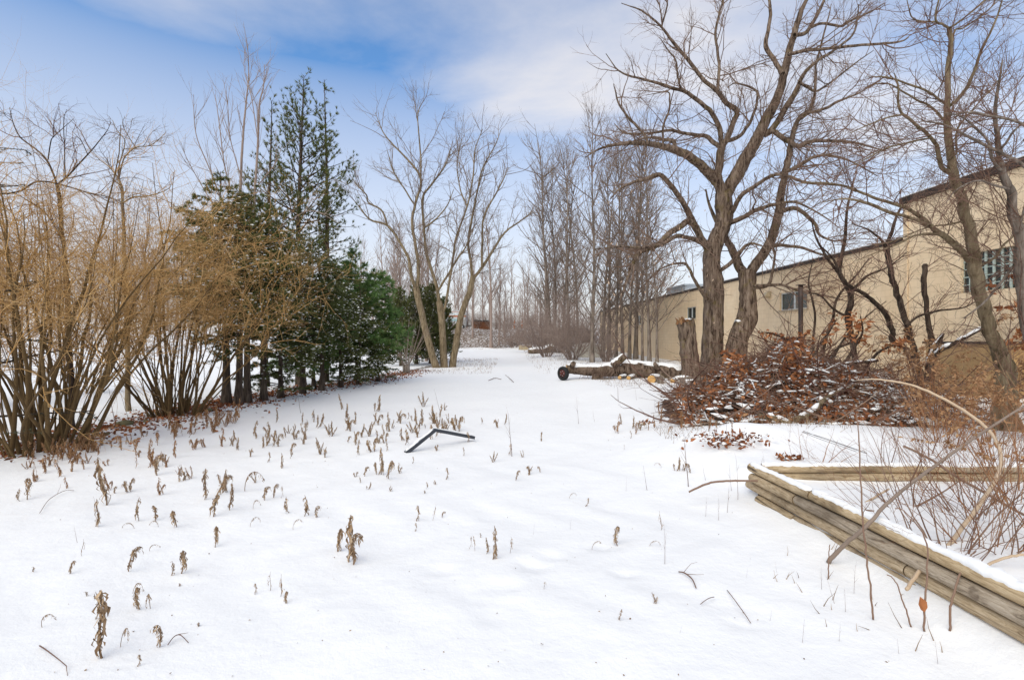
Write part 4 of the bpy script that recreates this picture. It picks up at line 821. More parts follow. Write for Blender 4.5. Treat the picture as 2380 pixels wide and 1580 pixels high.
def build_evergreens():
    pine_sec = dict(d1=4.2, l1=.42, flat=.8, up1=.22, d2=2.6, l2=(.15, .4), up2=.3, bup=.07)
    def hh(Y, top): return 1.6 + (790 - top) * Y / F
    pinep = lambda x: (.95 - .75 * x) * (1 - .3 * math.exp(-((x - .0) / .12) ** 2))
    A = conifer(1, hh(18, 172), .15, .30, 2.45, 96, lambda x: max(.12, 1 - x ** 2) * (1 - .3 * math.exp(-(x / .12) ** 2)), .05, .95, pine_sec, PN, BARK_PINE, PINE, .45, gap=.12)
    evergreen('tall_pine', A, GX((700 - 1190) / F * 18, 18), .4, 1.0, 'tallest pine of the evergreen row, open crown with upright top shoots', 'pines in the evergreen row')
    B = conifer(2, hh(19, 190), .13, .42, 1.45, 56, lambda x: max(.12, 1 - x ** 1.8), .0, .95, pine_sec, PN, BARK_PINE, PINE, .5, gap=.15)
    evergreen('tall_pine', B, GX((753 - 1190) / F * 19, 19), 1.9, 1.0, 'narrow pine just right of the tallest one, long low boughs reaching out', 'pines in the evergreen row')
    C = conifer(3, hh(17.5, 232), .13, .30, 1.6, 60, lambda x: max(.12, 1 - x ** 1.6), .05, .95, pine_sec, PN, BARK_PINE, PINE, .62, gap=.15)
    evergreen('tall_pine', C, GX((622 - 1190) / F * 17.5, 17.5), 3.1, 1.0, 'browner pine just left of the tallest one behind the bare stems', 'pines in the evergreen row')
    # low dark hemlocks: trunks in a row with skirts of foliage
    hsec = dict(d1=6.5, l1=.42, flat=.35, up1=-.06, d2=6.0, l2=(.10, .26), up2=-.10, bup=-.015)
    HN = dict(dens=15, n=8, L=.085, w=.011, spread=.8, starts=(.5, .1, .0), droop=.12)
    hv = [conifer(10, 6.0, .10, .26, 1.8, 95, dome, .05, .35, hsec, HN, BARK_PINE, HEMLOCK, .45, snow=700, gap=.2),
          conifer(11, 5.2, .09, .36, 1.6, 80, dome, .0, .4, hsec, HN, BARK_PINE, HEMLOCK, .5, snow=700, gap=.15),
          conifer(12, 4.4, .085, .05, 1.5, 85, dome, .05, .4, hsec, HN, BARK_PINE, HEMLOCK, .55, snow=700, gap=.15)]
    spots = [(520, 938, 1, 400, 'first hemlock of the row with a clear lower trunk, nearest the tan shrub'), (553, 940, 1, 440, 'second thin-trunked hemlock of the row, between two thicker trunks'), (580, 935, 0, 430, 'third hemlock of the row, thickest of the bare trunks, snowy'),
             (618, 930, 1, 500, 'fourth hemlock of the row, snow speckled, beside the thick trunk'), (655, 924, 2, 600, 'low hemlock skirting the ground below the browner pine'), (700, 915, 0, 520, 'hemlock below the tallest pine, dark to the ground'),
             (745, 907, 1, 560, 'hemlock standing behind the soft green pine boughs on their left'), (790, 900, 2, 640, 'low hemlock under the soft green pine'), (835, 893, 2, 660, 'low hemlock at the right skirt of the soft green pine'), (880, 886, 2, 700, 'last low hemlock of the row, next to the cut vase shrub')]
    for k, (u, v, vi, top, lb) in enumerate(spots):
        b = G(u, v); H = 1.6 + (790 - top) * b[1] / F - b[2]; evergreen('hemlock', hv[vi], b, k * 1.1, H / (6.0, 5.2, 4.4)[vi], lb, 'hemlocks in the evergreen row')
    # soft bright young pine in front
    SN = dict(dens=8, n=15, L=.2, w=.010, spread=.5, starts=(.45, .1, .0), droop=.10)
    ssec = dict(d1=5.2, l1=.40, flat=.6, up1=.02, d2=4.2, l2=(.12, .3), up2=.03, bup=-.01)
    D = conifer(20, 4.9, .10, .22, 2.25, 100, lambda x: max(.12, (1 - x ** 1.6)), .0, .6, ssec, SN, BARK_PINE, SOFT_PINE, .5, snow=200)
    evergreen('soft_pine', D, G(828, 884), .7, 1.0, 'soft bright green young pine bulging in front of the dark hemlocks', None)
    E = conifer(21, 3.4, .07, .2, 1.25, 55, lambda x: max(.12, (1 - x ** 1.6)), .0, .6, ssec, SN, BARK_PINE, SOFT_PINE, .55, snow=60)
    evergreen('soft_pine', E, G(730, 905), 2.0, .95, 'smaller soft green pine with snow on its boughs, left of the big soft one', None)
    # dark arborvitae behind the forked tree
    AV = dict(dens=15, n=8, L=.09, w=.012, spread=.7, starts=(.3, .1, .0), droop=-.25)
    asec = dict(d1=6.0, l1=.45, flat=1.0, up1=.12, d2=4.0, l2=(.12, .3), up2=.15, bup=.05)
    col = lambda x: (1 - x ** 3) * .95 + .05
    av = conifer(30, 5.2, .10, .03, 1.5, 120, col, .5, 1.0, asec, AV, BARK_PINE, HEMLOCK, .55, snow=220)
    for k, (u, Y, top, lb) in enumerate(((930, 31, 668, 'olive arborvitae nearest the soft pine in the far hedge'), (968, 33, 655, 'arborvitae behind the left leaning trunk of the forked tree'), (1002, 34, 660, 'arborvitae between the forked tree trunks'), (1032, 36, 690, 'last arborvitae of the far hedge, snow dusted, by the white trailer'))):
        b = GX((u - 1190) / F * Y, Y); H = 1.6 + (790 - top) * Y / F - b[2]; evergreen('arborvitae', av, b, k * 2.0, H / 5.2, lb, 'arborvitae in the far hedge')
    # spruce boughs that reach in from beyond the frame
    sp = conifer(40, 7.0, .11, .10, 1.55, 70, cone, -.25, .3, dict(d1=5, l1=.35, flat=.3, up1=-.02, d2=2.5, l2=(.1, .25), up2=.0, bup=.03), dict(dens=26, n=7, L=.032, w=.0035, spread=.8, starts=(.2, .05, .0)), BARK_PINE, tone_mat('spruce_needle', ((0, (.03, .035, .02)), (1, (.13, .13, .075)))), .5)
    evergreen('spruce', sp, GX(-7.4, 6.6), 1.1, 1.0, 'spruce whose bough tips reach into the sky at the edge', None)
build_evergreens()

# ------------------------------------------------------------------ tan shrubs and small trees on the left
def vase_shrub(seed, base, n, h, spread, r, specs, label, cat='shrub', grp=None, lean=(0, 0), name='tan_shrub', rb=.45, stem_mat=None, twig=None, flare=.25):
    rng = np.random.default_rng(seed); root = thing(name, base, label, cat, grp)
    a = rng.uniform(0, 6.28, n); q = np.sqrt(rng.uniform(0, 1, n)); p = np.stack((q * rb * np.cos(a), q * rb * np.sin(a), np.full(n, -.08)), 1)
    d = np.stack((q * spread * np.cos(a) + lean[0] + rng.normal(0, .15, n), q * spread * np.sin(a) + lean[1] + rng.normal(0, .15, n), np.ones(n)), 1)
    L = h * rng.uniform(.55, 1.05, n); rr = r[0] + (r[1] - r[0]) * rng.uniform(0, 1, n) ** 2.2
    par = grow(p, d, L, rr, 12, .09, .016, rng, .12)
    thick = rr > r[0] + .25 * (r[1] - r[0])
    for i in np.nonzero(thick)[0]:
        tb = TB(); tb.tubes(par[0][i], par[1][i], 8, tone=np.array([rng.uniform(.3, .7)]), rough=.05, rng=rng); tb.build('stem', stem_mat or STEM_OLIVE, root)
    tb = TB(); th = ~thick; tb.tubes(par[0][th], par[1][th], 5, tone=rng.uniform(.35, .9, th.sum())); o = tb.build('canes', stem_mat or STEM_OLIVE, root); tag(o, kind='stuff')
    cr = TB(); ramify(cr, par, specs, rng); cr.build('crown', twig or TWIG_TAN, root)
    return root
SH = [dict(dens=6.6, t0=.40, len=(.5, 1.6), rad=(.005, .009), nseg=5, wig=.24, up=.0, ang=.85, sides=3, tone=.4, short=.3),
      dict(dens=5.6, t0=.12, len=(.3, .9), rad=(.0034, .0046), nseg=3, wig=.26, up=-.01, ang=.8, tone=.55),
      dict(dens=4.6, t0=.15, len=(.12, .4), rad=(.0025, .0031), nseg=2, wig=.3, ang=.8, tone=.72)]
vase_shrub(51, G(95, 1044), 64, 5.0, .52, (.007, .038), SH, 'huge tan many-stemmed shrub nearest the camera with thick olive base stems', lean=(-.02, .02), rb=.55)
vase_shrub(52, G(408, 965), 60, 4.8, .54, (.008, .036), SH, 'tan many-stemmed shrub in front of the hemlocks, leaning out over the snow', lean=(.03, 0), rb=.45)
SH2 = [dict(dens=4, t0=.2, len=(.5, 1.5), rad=(.006, .01), nseg=4, wig=.16, up=.03, ang=.6, tone=.3), dict(dens=5, t0=.1, len=(.25, .7), rad=(.0045, .0055), nseg=2, wig=.2, ang=.7, tone=.45)]
vase_shrub(53, GX(-13.0, 15.5), 26, 4.6, .55, (.012, .05), SH2, 'sparse tan shrub far behind the gap of the two big tan shrubs', grp=None)
vase_shrub(54, GX(-13.5, 11.5), 55, 4.4, .55, (.012, .05), SH2, 'tan shrub behind the nearest huge shrub at the edge', grp=None)
# cut vase shrub by the forked tree
def build_cut_shrub():
    b = G(944, 867); rng = np.random.default_rng(56); root = thing('cut_shrub', b, 'pale stems sprouting from a cut stub beside the far hedge', 'shrub')
    tb = TB(); tb.tubes(np.array([[0, 0, -.1], [.02, 0, .15], [0, 0, .42]]), np.array([.19, .16, .17]), 10, cap=True, rough=.06, rng=rng); tb.build('stub', BARK_GREY, root)
    tb = TB(); lumps(tb, np.array([[0, -.02, .43], [.08, .03, .42]]), np.array([[.12, .1, .03], [.07, .06, .025]]), rng); tb.build('snow', SNOW, root)
    tb = TB(); n = 34; a = rng.uniform(0, 6.28, n); par = grow(np.stack((.12 * np.cos(a), .12 * np.sin(a), np.full(n, .36)), 1), np.stack((.5 * np.cos(a), .5 * np.sin(a), np.ones(n)), 1) + rng.normal(0, .1, (n, 3)), rng.uniform(1.6, 3.0, n), rng.uniform(.010, .018, n), 6, .05, .03, rng)
    tb.tubes(par[0], par[1], 4, tone=rng.uniform(.4, .9, n)); ramify(tb, par, [dict(dens=1.6, t0=.3, len=(.3, .9), rad=(.007, .009), nseg=3, wig=.12, up=.05, ang=.5, tone=.7)], rng); tb.build('canes', TWIG_GREY, root)
build_cut_shrub()
def build_left_trees():
    specs = [dict(dens=6.5, t0=.1, len=(.45, 1.4), rad=(.006, .011), nseg=5, wig=.2, up=.03, ang=.8, sides=4, tone=.3),
             dict(dens=6.5, t0=.1, len=(.2, .7), rad=(.0036, .005), nseg=4, wig=.26, up=.02, ang=.75, tone=.4), dict(dens=6, t0=.1, len=(.08, .3), rad=(.0028, .0033), nseg=2, wig=.3, ang=.8, tone=.5)]
    Y = 9.3; base = GX((165 - 1190) / F * Y, Y); T = 'trunk'; Lm = 'limb'
    limbs = [(T, [(168, 1000, 6.96), (163, 850, 5.8), (158, 700, 5.22), (150, 600, 4.64), (143, 537, 4.35), (138, 461, 4.06), (133, 430, 3.48)], 9.3, 9.2),
             (Lm, [(133, 432, 2.9), (122, 400, 2.44), (107, 369, 2.32), (84, 348, 1.97), (48, 320, 1.74), (31, 287, 1.28), (22, 250, 0.58)], 9.2, 8.8), (Lm, [(134, 430, 2.9), (158, 408, 2.32), (204, 359, 1.74), (245, 310, 1.04), (258, 285, 0.5)], 9.2, 9.0),
             (Lm, [(112, 372, 1.62), (118, 330, 1.39), (125, 318, 1.16), (150, 295, 0.93), (172, 276, 0.5)], 9.1, 8.8), (Lm, [(152, 412, 1.51), (150, 340, 1.28), (148, 280, 0.81), (155, 255, 0.5)], 9.1, 9.4), (Lm, [(204, 360, 1.16), (190, 330, 0.99), (168, 305, 0.5)], 9.1, 9.2),
             (Lm, [(-30, 452, 2.9), (40, 446, 2.67), (87, 422, 2.44), (143, 430, 2.2), (204, 448, 1.74), (250, 458, 1.28), (300, 478, 0.58)], 7.6, 8.6), (Lm, [(145, 560, 2.61), (110, 500, 2.09), (70, 470, 1.62), (20, 440, 0.81)], 9.2, 8.8)]
    hero('thorny_tree', 'dark wiry tree rising out of the nearest tan shrub', 'tree', base, limbs, specs, BARK_DARK, TWIG_RED, 61, sides=7)
    Y = 11.5; base = GX((295 - 1190) / F * Y, Y)
    limbs = [(T, [(300, 960, 5.8), (296, 800, 4.64), (290, 650, 4.06), (288, 560, 3.48), (286, 486, 3.13), (283, 440, 2.9), (274, 413, 2.55)], 11.5, 11.4), (Lm, [(276, 415, 2.09), (288, 369, 1.86), (316, 343, 1.51), (350, 338, 1.16), (385, 310, 0.5)], 11.4, 11), (Lm, [(274, 414, 1.74), (278, 380, 1.51), (290, 330, 1.16), (270, 300, 0.93), (262, 280, 0.5)], 11.4, 11.6),
             (Lm, [(286, 472, 2.32), (312, 458, 2.09), (350, 455, 1.74), (390, 440, 1.04), (400, 425, 0.5)], 11.4, 10.8), (Lm, [(274, 414, 1.74), (255, 390, 1.39), (230, 370, 1.04), (215, 350, 0.5)], 11.4, 11.2), (Lm, [(316, 344, 1.16), (300, 320, 1.04), (285, 290, 0.7), (290, 270, 0.5)], 11.2, 11)]
    hero('thorny_tree', 'pale-tipped wiry tree between the two tan shrubs', 'tree', base, limbs, specs, BARK_OLIVE, TWIG_GREY, 62, sides=7)
    Y = 13.5; base = GX((575 - 1190) / F * Y, Y)
    limbs = [(T, [(572, 950, 5.22), (575, 800, 4.64), (572, 700, 4.06), (570, 600, 3.48), (562, 500, 3.19), (560, 420, 2.9), (565, 320, 2.32), (572, 240, 1.74), (578, 170, 1.04), (575, 100, 0.5)], 13.5, 13.4), (T, [(576, 720, 3.48), (590, 560, 2.9), (592, 450, 2.67), (600, 330, 2.32), (602, 250, 1.86), (612, 200, 1.16), (615, 150, 0.5)], 13.5, 13.2),
             (Lm, [(572, 600, 2.32), (530, 500, 1.97), (490, 400, 1.62), (455, 310, 1.16), (450, 220, 0.5)], 13.4, 12.8), (Lm, [(562, 520, 2.09), (525, 400, 1.74), (510, 290, 1.28), (500, 220, 0.52)], 13.4, 13.6), (Lm, [(600, 330, 1.51), (585, 230, 1.16), (568, 160, 0.7), (570, 110, 0.5)], 13.2, 13),
             (Lm, [(562, 420, 1.62), (535, 320, 1.28), (530, 250, 0.81), (520, 190, 0.5)], 13.4, 13.2), (Lm, [(592, 440, 1.74), (640, 380, 1.28), (655, 340, 0.58)], 13.3, 12.7), (Lm, [(570, 560, 1.74), (500, 480, 1.39), (440, 380, 0.93), (420, 330, 0.5)], 13.4, 12.6), (Lm, [(590, 560, 1.97), (650, 530, 1.62), (720, 490, 1.28), (790, 520, 0.58)], 13.4, 12.6)]
    sp2 = [dict(dens=4.5, t0=.2, len=(.5, 1.5), rad=(.006, .010), nseg=5, wig=.08, up=.12, ang=.5, sides=4, tone=.5), dict(dens=4.5, t0=.1, len=(.25, .9), rad=(.0042, .0055), nseg=3, wig=.12, up=.1, ang=.5, tone=.65)]
    hero('pale_tree', 'pale upright bare tree rising out of the second tan shrub before the pines', 'tree', base, limbs, sp2, TWIG_FAR, TWIG_FAR, 63, sides=7)
build_left_trees()
# ------------------------------------------------------------------ brush pile
def heap(x, y):
    xs = x - .30 * (y - 9.4)
    a = .50 * np.exp(-((xs - 5.2) / 1.3) ** 2) + .56 * np.exp(-np.abs((xs - 5.75) / 2.5) ** 4)
    a = a * (1 + .16 * np.sin(x * 3.1 + y) * np.sin(y * 2.7 - x) + .10 * np.sin(x * 6.3 - 2 * y))
    return np.maximum(a * sm(7.9, 10.0, y + .25 * np.sin(x * 2.3) + .12 * np.sin(x * 5.1)) * (1 - sm(11.0, 13.2, y)), 0)
CUT = None
def cut_mat():
    m, nt, N, Lk, b = nodes('cut_wood'); tc = N.new('ShaderNodeTexCoord'); n = noise(N, Lk, 7, 5, .6)
    wv = N.new('ShaderNodeTexWave'); wv.wave_type = 'RINGS'; wv.rings_direction = 'SPHERICAL'; wv.inputs['Scale'].default_value = 11; wv.inputs['Distortion'].default_value = 2.5; Lk.new(tc.outputs['Object'], wv.inputs['Vector'])
    c = ramp(N, Lk, wv.outputs[0], ((.2, (.50, .27, .085)), (.8, (.66, .41, .15)))); c = mixc(N, Lk, ramp(N, Lk, n, ((.45, (0, 0, 0)), (.75, (.6, .6, .6)))), c, (.34, .15, .045))
    Lk.new(c, b.inputs['Base Color']); b.inputs['Roughness'].default_value = .8; return m
M_CUT = cut_mat()
def log_thing(name, label, w, seed, group=None, cat='log', bark=None, snow=.03, ends=(True, True), gap=.0, width=.8, sides=12, rough=.04):
    """a cut log: bark, two sawn ends, snow lying on it"""
    rng = np.random.default_rng(seed); w = np.asarray(w, float); w[:, 2] += max(0.0, float(np.min(np.maximum(gz(w[:, 0], w[:, 1]) + .8 * w[:, 3] - w[:, 2], 0)))) if name != 'loose_timber' else 0; o = w[len(w) // 2, :3].copy(); o[2] = w[:, 2].min() - w[:, 3].max()
    root = thing(name, o, label, cat, group); tb = TB(o); tb.tubes(w[:, :3], w[:, 3], sides, rough=rough, rng=rng); tb.build('bark', bark or BARK_GREY, root)
    for k, (e, d) in enumerate(((0, w[0, :3] - w[1, :3]), (-1, w[-1, :3] - w[-2, :3]))):
        if not ends[k]: continue
        c = w[e, :3] + norm(d) * .004; t = norm(d); a = norm(np.cross(t, [0, 0, 1.0])); b_ = np.cross(t, a); th = np.arange(18) / 18 * 6.2832
        ring = w[e, 3] * .97 * (1 + .05 * np.sin(th * 2 + seed) + .03 * np.sin(th * 3)); V = np.vstack((c[None] + t * .003, c + ring[:, None] * (np.cos(th)[:, None] * a + np.sin(th)[:, None] * b_)))
        e_ = TB(c); e_.add(V, None, [[0, i + 1, (i + 1) % 18 + 1] for i in range(18)]); e_.build('sawn_end', M_CUT, root, False, tuple(c - o))
    if snow:
        tb = TB(o); snow_cap(tb, w, rng, thick=snow, width=width, gap=gap); tb.build('snow', SNOW, root)
    return root
def pile_path(rows, m=5): return smooth_path(rows, m)
def build_pile():
    rng = np.random.default_rng(71); o = GX(5.5, 10.0)
    root = thing('brush_pile', o, 'broad heap of cut branches with rusty dead leaves and snow', 'brush pile')
    core = TB(o); nx, ny = 60, 44; X, Yv = np.meshgrid(np.linspace(2.4, 10.0, nx), np.linspace(7.8, 13.4, ny)); H = heap(X, Yv)
    Z = gz(X, Yv) - .06 + H * .8 + rng.normal(0, .045, X.shape) * np.minimum(H * 4, 1); i = np.arange(ny - 1)[:, None] * nx + np.arange(nx - 1)[None]
    fq = np.stack((i, i + 1, i + nx + 1, i + nx), -1).reshape(-1, 4); fq = fq[H.ravel()[fq].max(1) > .05]
    core.add(np.stack((X, Yv, Z), -1), fq, None, rng.uniform(0, 1, X.size)); c = core.build('litter', tone_mat('pile_litter', ((0, (.02, .012, .008)), (.6, (.06, .034, .02)), (1, (.13, .07, .04))), nscale=22), root); tag(c, kind='stuff')
    def rnd(n, k=1.0):
        y = rng.uniform(8.0, 12.6, n); x = np.clip(rng.normal(5.65, 1.6, n), 3.15, 8.3) + .30 * (y - 9.4); z = gz(x, y) + heap(x, y) * rng.uniform(.55, 1.08, n) ** .5 * k; return np.stack((x, y, z), 1)
    # twigs
    tw = TB(o); n = 2100; p = rnd(n, 1.08); a = rng.uniform(0, 6.28, n); d = np.stack((np.cos(a), np.sin(a), rng.normal(.05, .35, n)), 1); p = p - norm(d) * rng.uniform(.1, .5, n)[:, None]
    par = grow(p, d, rng.uniform(.4, 1.2, n), rng.uniform(.004, .012, n), 6, .22, .0, rng, .3); tw.tubes(par[0], par[1], 4, tone=rng.uniform(.0, .8, n))
    ramify(tw, par, [dict(dens=3.0, len=(.15, .5), rad=(.0035, .005), nseg=3, wig=.2, ang=.7, tone=.45)], rng); t = tw.build('twigs', TWIG_RED, root); tag(t, kind='stuff')
    sw = TB(o); up = par[2][:, :, 2].__abs__().mean(1) < .45; sel = np.nonzero(up & (rng.uniform(0, 1, n) < .22) & (par[0][:, 2, 2] > gz(par[0][:, 2, 0], par[0][:, 2, 1]) + .8 * heap(par[0][:, 2, 0], par[0][:, 2, 1])))[0]
    ps = par[0][sel][:, 1:4] + np.array([0, 0, 1]) * (par[1][sel][:, 1:4] * .9)[..., None]; sw.tubes(ps, par[1][sel][:, 1:4] * .95 + .003 + rng.uniform(0, .005, (len(sel), 3)), 5); tag(sw.build('snow', SNOW, root), kind='stuff')
    # leaves, thick towards the upper left of the heap
    n = 20000; p = rnd(n); keep = (rng.uniform(0, 1, n) < .25 + .75 * (np.sin(p[:, 0] * 4.1 + 1) * np.sin(p[:, 1] * 3.7) > -.25)) & (rng.uniform(0, 1, n) < np.clip(1.15 - .34 * np.abs(p[:, 0] - .3 * (p[:, 1] - 9.4) - 4.7) + .25 * (p[:, 2] > .8), .16, 1)); p = p[keep] + rng.normal(0, .05, (keep.sum(), 3)) + [0, 0, .03]
    cl = rng.normal(0, 1, p.shape); lf = TB(o); leaves(lf, p, cl - [0, 0, .6], .10, .024, rng, .6, tone=.42 + .14 * np.sin(p[:, 0] * 5) * np.sin(p[:, 1] * 4 + 1) - .10 * (p[:, 0] > 6), tsd=.2)
    # sprays of leafy branches that stand up out of the heap
    ups = [[(1905, 850, 5), (1870, 815, 4.4), (1830, 790, 3.6), (1795, 775, 2.4), (1768, 772, 1)], [(1880, 860, 4), (1905, 800, 3), (1925, 775, 2), (1945, 740, 1)], [(1960, 850, 4), (1990, 800, 3), (2005, 770, 2), (2000, 735, 1)], [(1780, 850, 4), (1800, 815, 3), (1850, 800, 2), (1880, 770, 1)],
           [(1720, 870, 3), (1705, 835, 2.4), (1690, 815, 1.2)], [(2010, 860, 4), (2040, 820, 3), (2080, 800, 2), (2095, 790, 1)], [(1930, 840, 3), (1960, 790, 2.4), (1980, 760, 1.4), (1975, 720, .8)], [(1850, 850, 3), (1845, 810, 2.4), (1860, 775, 1.2)]]
    for k, px in enumerate(ups):
        w = limb(px, 10.2, 10.6, 4); tb = TB(o); tb.tubes(w[:, :3], w[:, 3], 6); tb.build('branch', BARK_DARK, root)
        pass
        pr = as_par(w); pn, dn, _, _, _ = spawn(*pr, np.array([55]), .35, 1.0, .9, .4, rng); leaves(lf, pn + rng.normal(0, .05, pn.shape), dn - [0, 0, .9], .12, .026, rng, .5, tone=.55, tsd=.2)
    l = lf.build('dead_leaves', DRY_LEAF, root, False); tag(l, kind='stuff')
    # heavier branches with snow on them
    sn = TB(o)
    big = [([(1640, 955, 5), (1690, 952, 5.5), (1750, 945, 5), (1800, 948, 4)], 8.35, 8.5), ([(1650, 965, 5), (1700, 980, 6), (1745, 992, 5)], 8.2, 8.05), ([(1850, 975, 7), (1890, 955, 6.5), (1920, 925, 5), (1960, 905, 4.5), (2020, 880, 2)], 8.1, 9.2), ([(1760, 968, 8), (1800, 972, 7.5), (1840, 985, 6)], 8.15, 8.0),
           ([(1700, 940, 7), (1745, 955, 7), (1790, 962, 6)], 8.4, 8.25), ([(1830, 920, 6), (1900, 905, 5.5), (1960, 870, 4)], 9.2, 9.6), ([(1990, 960, 6), (2050, 955, 5.5), (2110, 975, 5)], 8.4, 8.3), ([(1930, 965, 5), (1990, 975, 5), (2040, 968, 4)], 8.15, 8.2),
           ([(1660, 880, 5), (1740, 862, 5), (1820, 868, 4)], 10, 10.3), ([(1870, 880, 5), (1950, 850, 4.5), (2040, 838, 3)], 10, 10.2), ([(2040, 905, 4.5), (2100, 890, 4), (2160, 900, 3)], 9.2, 9.4), ([(1780, 905, 5), (1830, 890, 4), (1880, 893, 3)], 9.3, 9.2)]
    for k, (px, y0, y1) in enumerate(big):
        w = limb(px, y0, y1, 6); tb = TB(o); tb.tubes(w[:, :3], w[:, 3], 8, cap=True, rough=.05, rng=rng); b = tb.build('branch', BARK_OLIVE if k in (2, 3) else BARK_DARK, root)
        s_ = TB(o); snow_cap(s_, w, rng, thick=.022, width=.75, gap=.35); s_.build('snow', SNOW, b)
    br = TB(o); n = 170; p = rnd(n, .9); a = rng.uniform(0, 6.28, n); d = np.stack((np.cos(a), np.sin(a) * .6, rng.uniform(-.05, .75, n)), 1); pb = grow(p, d, rng.uniform(.8, 2.1, n), rng.uniform(.008, .022, n), 8, .12, .0, rng, .2); br.tubes(pb[0], pb[1], 5, tone=rng.uniform(.05, .8, n)); ramify(br, pb, [dict(dens=2.6, t0=.3, len=(.2, .8), rad=(.004, .006), nseg=4, wig=.18, ang=.6, tone=.4), dict(dens=3, t0=.2, len=(.08, .3), rad=(.003, .004), nseg=2, wig=.2, ang=.7)], rng); tag(br.build('poking_branches', TWIG_RED, root), kind='stuff')
    # clots of snow all over the heap
    n = 5200; p = rnd(n, 1.0); p[:, 2] = gz(p[:, 0], p[:, 1]) + heap(p[:, 0], p[:, 1]) * rng.uniform(.88, 1.06, n) + .02; lowr = (p[:, 0] > 5.6) | (p[:, 1] < 9.0) | (rng.uniform(0, 1, n) < .33); p = p[lowr]
    s = rng.lognormal(0, .45, (len(p), 1)) * np.array([[.036, .022, .011]]); lumps(sn, p, np.minimum(s, .10), rng, .38); q = sn.build('snow', SNOW, root); tag(q, kind='stuff')
build_pile()
def build_clumps():
    rng = np.random.default_rng(31)
    for k, (u, v, r, lb) in enumerate(((1692, 1034, .42, 'patch of snow-dusted dark leaves on the drift behind the timber corner'), (1830, 1068, .12, 'small knot of dead leaves and moss behind the back timber'), (1500, 985, .10, 'little rusty leaf tuft on the open snow'))):
        b = G(u, v); t = thing('leaf_clump', b, lb, 'leaf clump', 'leaf clumps on the drift'); n = int(420 * r + 30); q = rng.normal(0, .42, (n, 2)) * r; lf = TB(); leaves(lf, np.column_stack((q[:, 0] * 1.3, q[:, 1] * .8, rng.uniform(0, .10, n) * r / .3)), rng.normal(0, 1, (n, 3)), .06, .018, rng, .6, .22); tag(lf.build('dead_leaves', DRY_LEAF, t, False), kind='stuff')
        m = n // 3; q = rng.normal(0, .42, (m, 2)) * r; sn = TB(); lumps(sn, np.column_stack((q[:, 0] * 1.3, q[:, 1] * .8, rng.uniform(.03, .10, m) * r / .3)), rng.uniform(.5, 1.4, (m, 1)) * [[.03, .022, .010]], rng, .35); tag(sn.build('snow', SNOW, t), kind='stuff')
build_clumps()

